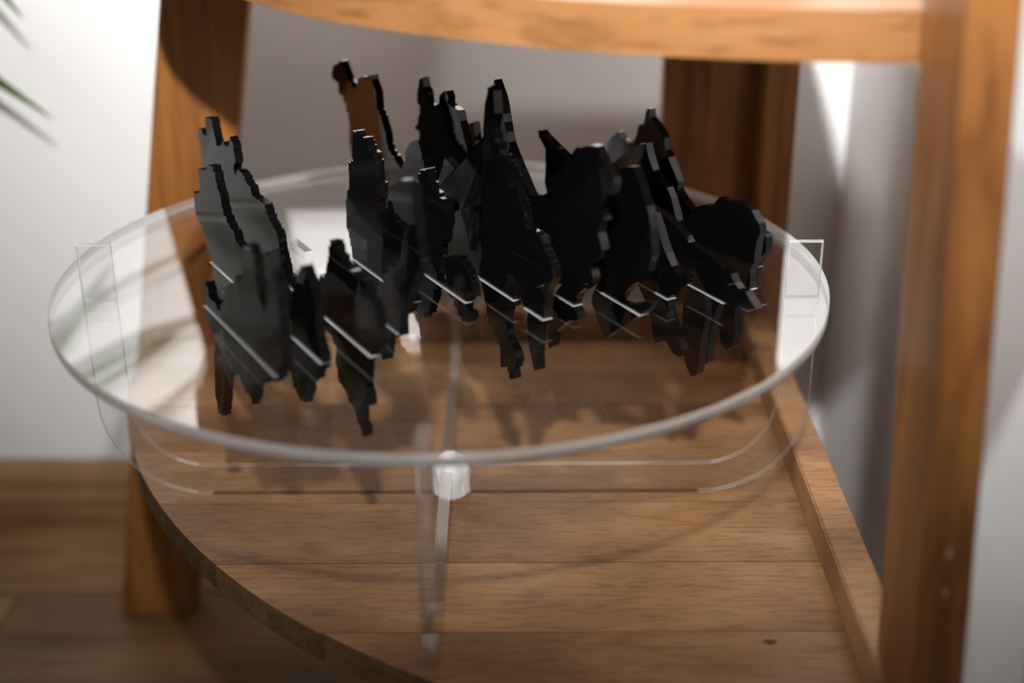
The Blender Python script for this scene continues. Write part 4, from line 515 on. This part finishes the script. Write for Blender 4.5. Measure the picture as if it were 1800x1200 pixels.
LABELS = {
    0: "black acrylic slice nearest the front left, low, with two prongs hanging below the disc",
    1: "black acrylic slice second from the front left, grey sheen, stepped right edge",
    2: "tallest grey-sheened black slice on the left, notched top, long prong hanging at front",
    3: "short black slice with a square grey-sheened top, right of the long hanging prong",
    4: "jagged black slice left of centre with a small square-stepped peak",
    5: "low black slice with two stubs, just left of the centre of the disc",
    6: "black slice with the tall brown-sheened blade at the back left and two long hanging prongs",
    7: "black slice with twin knobs at the back, the sharp central spire and an octagonal front",
    8: "black slice right behind the central spire, with a pointed triangular tip below the disc",
    9: "black slice with a bright sloping top edge, right of the central spire",
    10: "black slice whose long edge slopes down to an overhanging tip at far right",
    11: "black slice ending in the rounded block at the far right of the row",
    12: "rearmost black slice on the right with a stepped peak before the corner post",
}
for key, (s, pts) in SLICES.items():
    o3 = [plane_pt(s, u / 1000, z / 1000) for u, z in pts]
    bm = prism_bm(o3, n3 * TH, bevel=0.00022)
    base = plane_pt(s, sum(p[0] for p in pts) / len(pts) / 1000, min(p[1] for p in pts) / 1000)
    for v in bm.verts: v.co -= base
    o = from_bm("acrylic_slice", bm, 'black')
    o.location = base
    tag(o, LABELS[key], "acrylic panel", "black acrylic slices slotted through the clear disc")

# sawn slot walls that catch the light where a slice passes the disc
def spans(pts):
    xs = []
    n = len(pts)
    for i in range(n):
        (u0, z0), (u1, z1) = pts[i], pts[(i + 1) % n]
        if (z0 > 0) != (z1 > 0):
            xs.append(u0 + (u1 - u0) * (0 - z0) / (z1 - z0))
    xs.sort()
    return [(xs[i] / 1000, xs[i + 1] / 1000) for i in range(0, len(xs) - 1, 2)]
G = 0.0005
for key, (s, pts) in SLICES.items():
    for ua_, ub_ in spans(pts):
        if ub_ - ua_ < 0.006: continue
        for g0, g1 in ((0.0, 0.00022), (0.0009, 0.00115)):
            # fine bright arrises of the slot on the upper face
            o3 = [(s - g1, ua_), (s - g1, ub_ + g1), (s + TH, ub_ + g1), (s + TH, ub_ + g0), (s - g0, ub_ + g0), (s - g0, ua_)]
            bm = prism_bm([plane_pt(a, b, 0.00001) for a, b in o3], (0, 0, 0.0002))
            e = from_bm("slot_edge", bm, 'slot')
            e.parent = disc

# ------------------------------------------------------------------ houseplant at the left edge
plant = tag(empty("houseplant", (-0.62, 0.12, 0)), "potted houseplant with narrow arching green leaves at the left edge", "plant")
def to_plant(o):
    o.parent = plant
    o.matrix_parent_inverse = Matrix.Translation(-plant.location)
    return o
def lathe(profile, cx, cy, seg=32):
    bm = bmesh.new()
    rings = []
    for r, z in profile:
        rings.append([bm.verts.new((cx + r * math.cos(2 * math.pi * i / seg), cy + r * math.sin(2 * math.pi * i / seg), z)) for i in range(seg)])
    for a, b in zip(rings[:-1], rings[1:]):
        for i in range(seg):
            bm.faces.new((a[i], a[(i + 1) % seg], b[(i + 1) % seg], b[i]))
    bm.faces.new(rings[0][::-1]); bm.faces.new(rings[-1])
    return bm
to_plant(from_bm("pot", lathe([(0.065, 0.0), (0.085, 0.15), (0.088, 0.155), (0.080, 0.155), (0.078, 0.14)], -0.62, 0.12), 'pot', smooth=False))
to_plant(from_bm("soil", lathe([(0.077, 0.135), (0.077, 0.1415), (0.04, 0.146)], -0.62, 0.12), 'soil'))
to_plant(from_bm("stem", lathe([(0.012, 0.14), (0.010, 0.35), (0.009, 0.56), (0.006, 0.58)], -0.62, 0.12, 12), 'stem', smooth=True))
def leaf(points, width):
    """arching blade with a fold along its midrib, through the given points"""
    n = 18
    P = [Vector(p) for p in points]
    def cr(t):
        m = len(P) - 1
        x = t * m; i = min(int(x), m - 1); f = x - i
        p0, p1, p2, p3 = P[max(i - 1, 0)], P[i], P[i + 1], P[min(i + 2, m)]
        return 0.5 * ((2 * p1) + (p2 - p0) * f + (2 * p0 - 5 * p1 + 4 * p2 - p3) * f * f + (3 * p1 - p0 - 3 * p2 + p3) * f ** 3)
    bm = bmesh.new()
    rows = []
    for i in range(n + 1):
        t = i / n
        c = cr(t); tg = (cr(min(t + .02, 1)) - cr(max(t - .02, 0))).normalized()
        side = tg.cross(Vector((0, 0, 1)))
        side = side.normalized() if side.length > 1e-4 else Vector((0, 1, 0))
        nrm = side.cross(tg)
        side, nrm = (side * 0.64 + nrm * 0.77), (nrm * 0.64 - side * 0.77)
        w = width * (0.35 + 0.65 * math.sin(math.pi * min(t * 1.25 + 0.1, 1.0) * 0.5)) * (1 - t ** 3) + 0.0002
        rows.append([bm.verts.new(c + side * w * a + nrm * (abs(a) * w * 0.35 + off)) for off in (0, -0.0006) for a in (-1, -0.5, 0, 0.5, 1)])
    for a, b in zip(rows[:-1], rows[1:]):
        for k3 in range(4):
            bm.faces.new((a[k3], a[k3 + 1], b[k3 + 1], b[k3]))
            bm.faces.new((a[5 + k3], b[5 + k3], b[6 + k3], a[6 + k3]))
        bm.faces.new((a[0], b[0], b[5], a[5])); bm.faces.new((a[4], a[9], b[9], b[4]))
    bm.faces.new([rows[0][i] for i in (0, 1, 2, 3, 4, 9, 8, 7, 6, 5)]); bm.faces.new([rows[-1][i] for i in (5, 6, 7, 8, 9, 4, 3, 2, 1, 0)])
    return to_plant(from_bm("leaf", bm, 'leaf', smooth=True))
root = Vector((-0.62, 0.12, 0.565))
def L(pts, w): leaf([root] + [Vector((x, y, z + Z0)) for x, y, z in pts], w)
L([(-0.46, 0.24, 0.16), (-0.36, 0.30, 0.050), (-0.294, 0.30, 0.002)], 0.0135)
L([(-0.47, 0.22, 0.21), (-0.36, 0.29, 0.135), (-0.304, 0.30, 0.074)], 0.012)
L([(-0.46, 0.26, 0.28), (-0.34, 0.30, 0.222), (-0.25, 0.30, 0.172), (-0.19, 0.295, 0.150)], 0.0125)
L([(-0.45, 0.24, 0.36), (-0.33, 0.28, 0.300), (-0.24, 0.30, 0.232), (-0.185, 0.30, 0.185)], 0.0090)
L([(-0.45, 0.24, 0.33), (-0.34, 0.29, 0.205), (-0.29, 0.30, 0.142), (-0.262, 0.30, 0.108)], 0.0095)
L([(-0.50, 0.20, 0.10), (-0.44, 0.28, 0.02), (-0.41, 0.31, -0.05)], 0.0060)
L([(-0.72, 0.18, 0.30), (-0.82, 0.24, 0.20)], 0.0065)
L([(-0.66, -0.02, 0.28), (-0.70, -0.14, 0.14)], 0.0065)
L([(-0.55, 0.02, 0.27), (-0.52, -0.06, 0.13)], 0.0065)
L([(-0.70, 0.06, 0.32), (-0.82, 0.02, 0.20)], 0.0065)
L([(-0.60, 0.22, 0.36), (-0.58, 0.29, 0.30)], 0.0065)
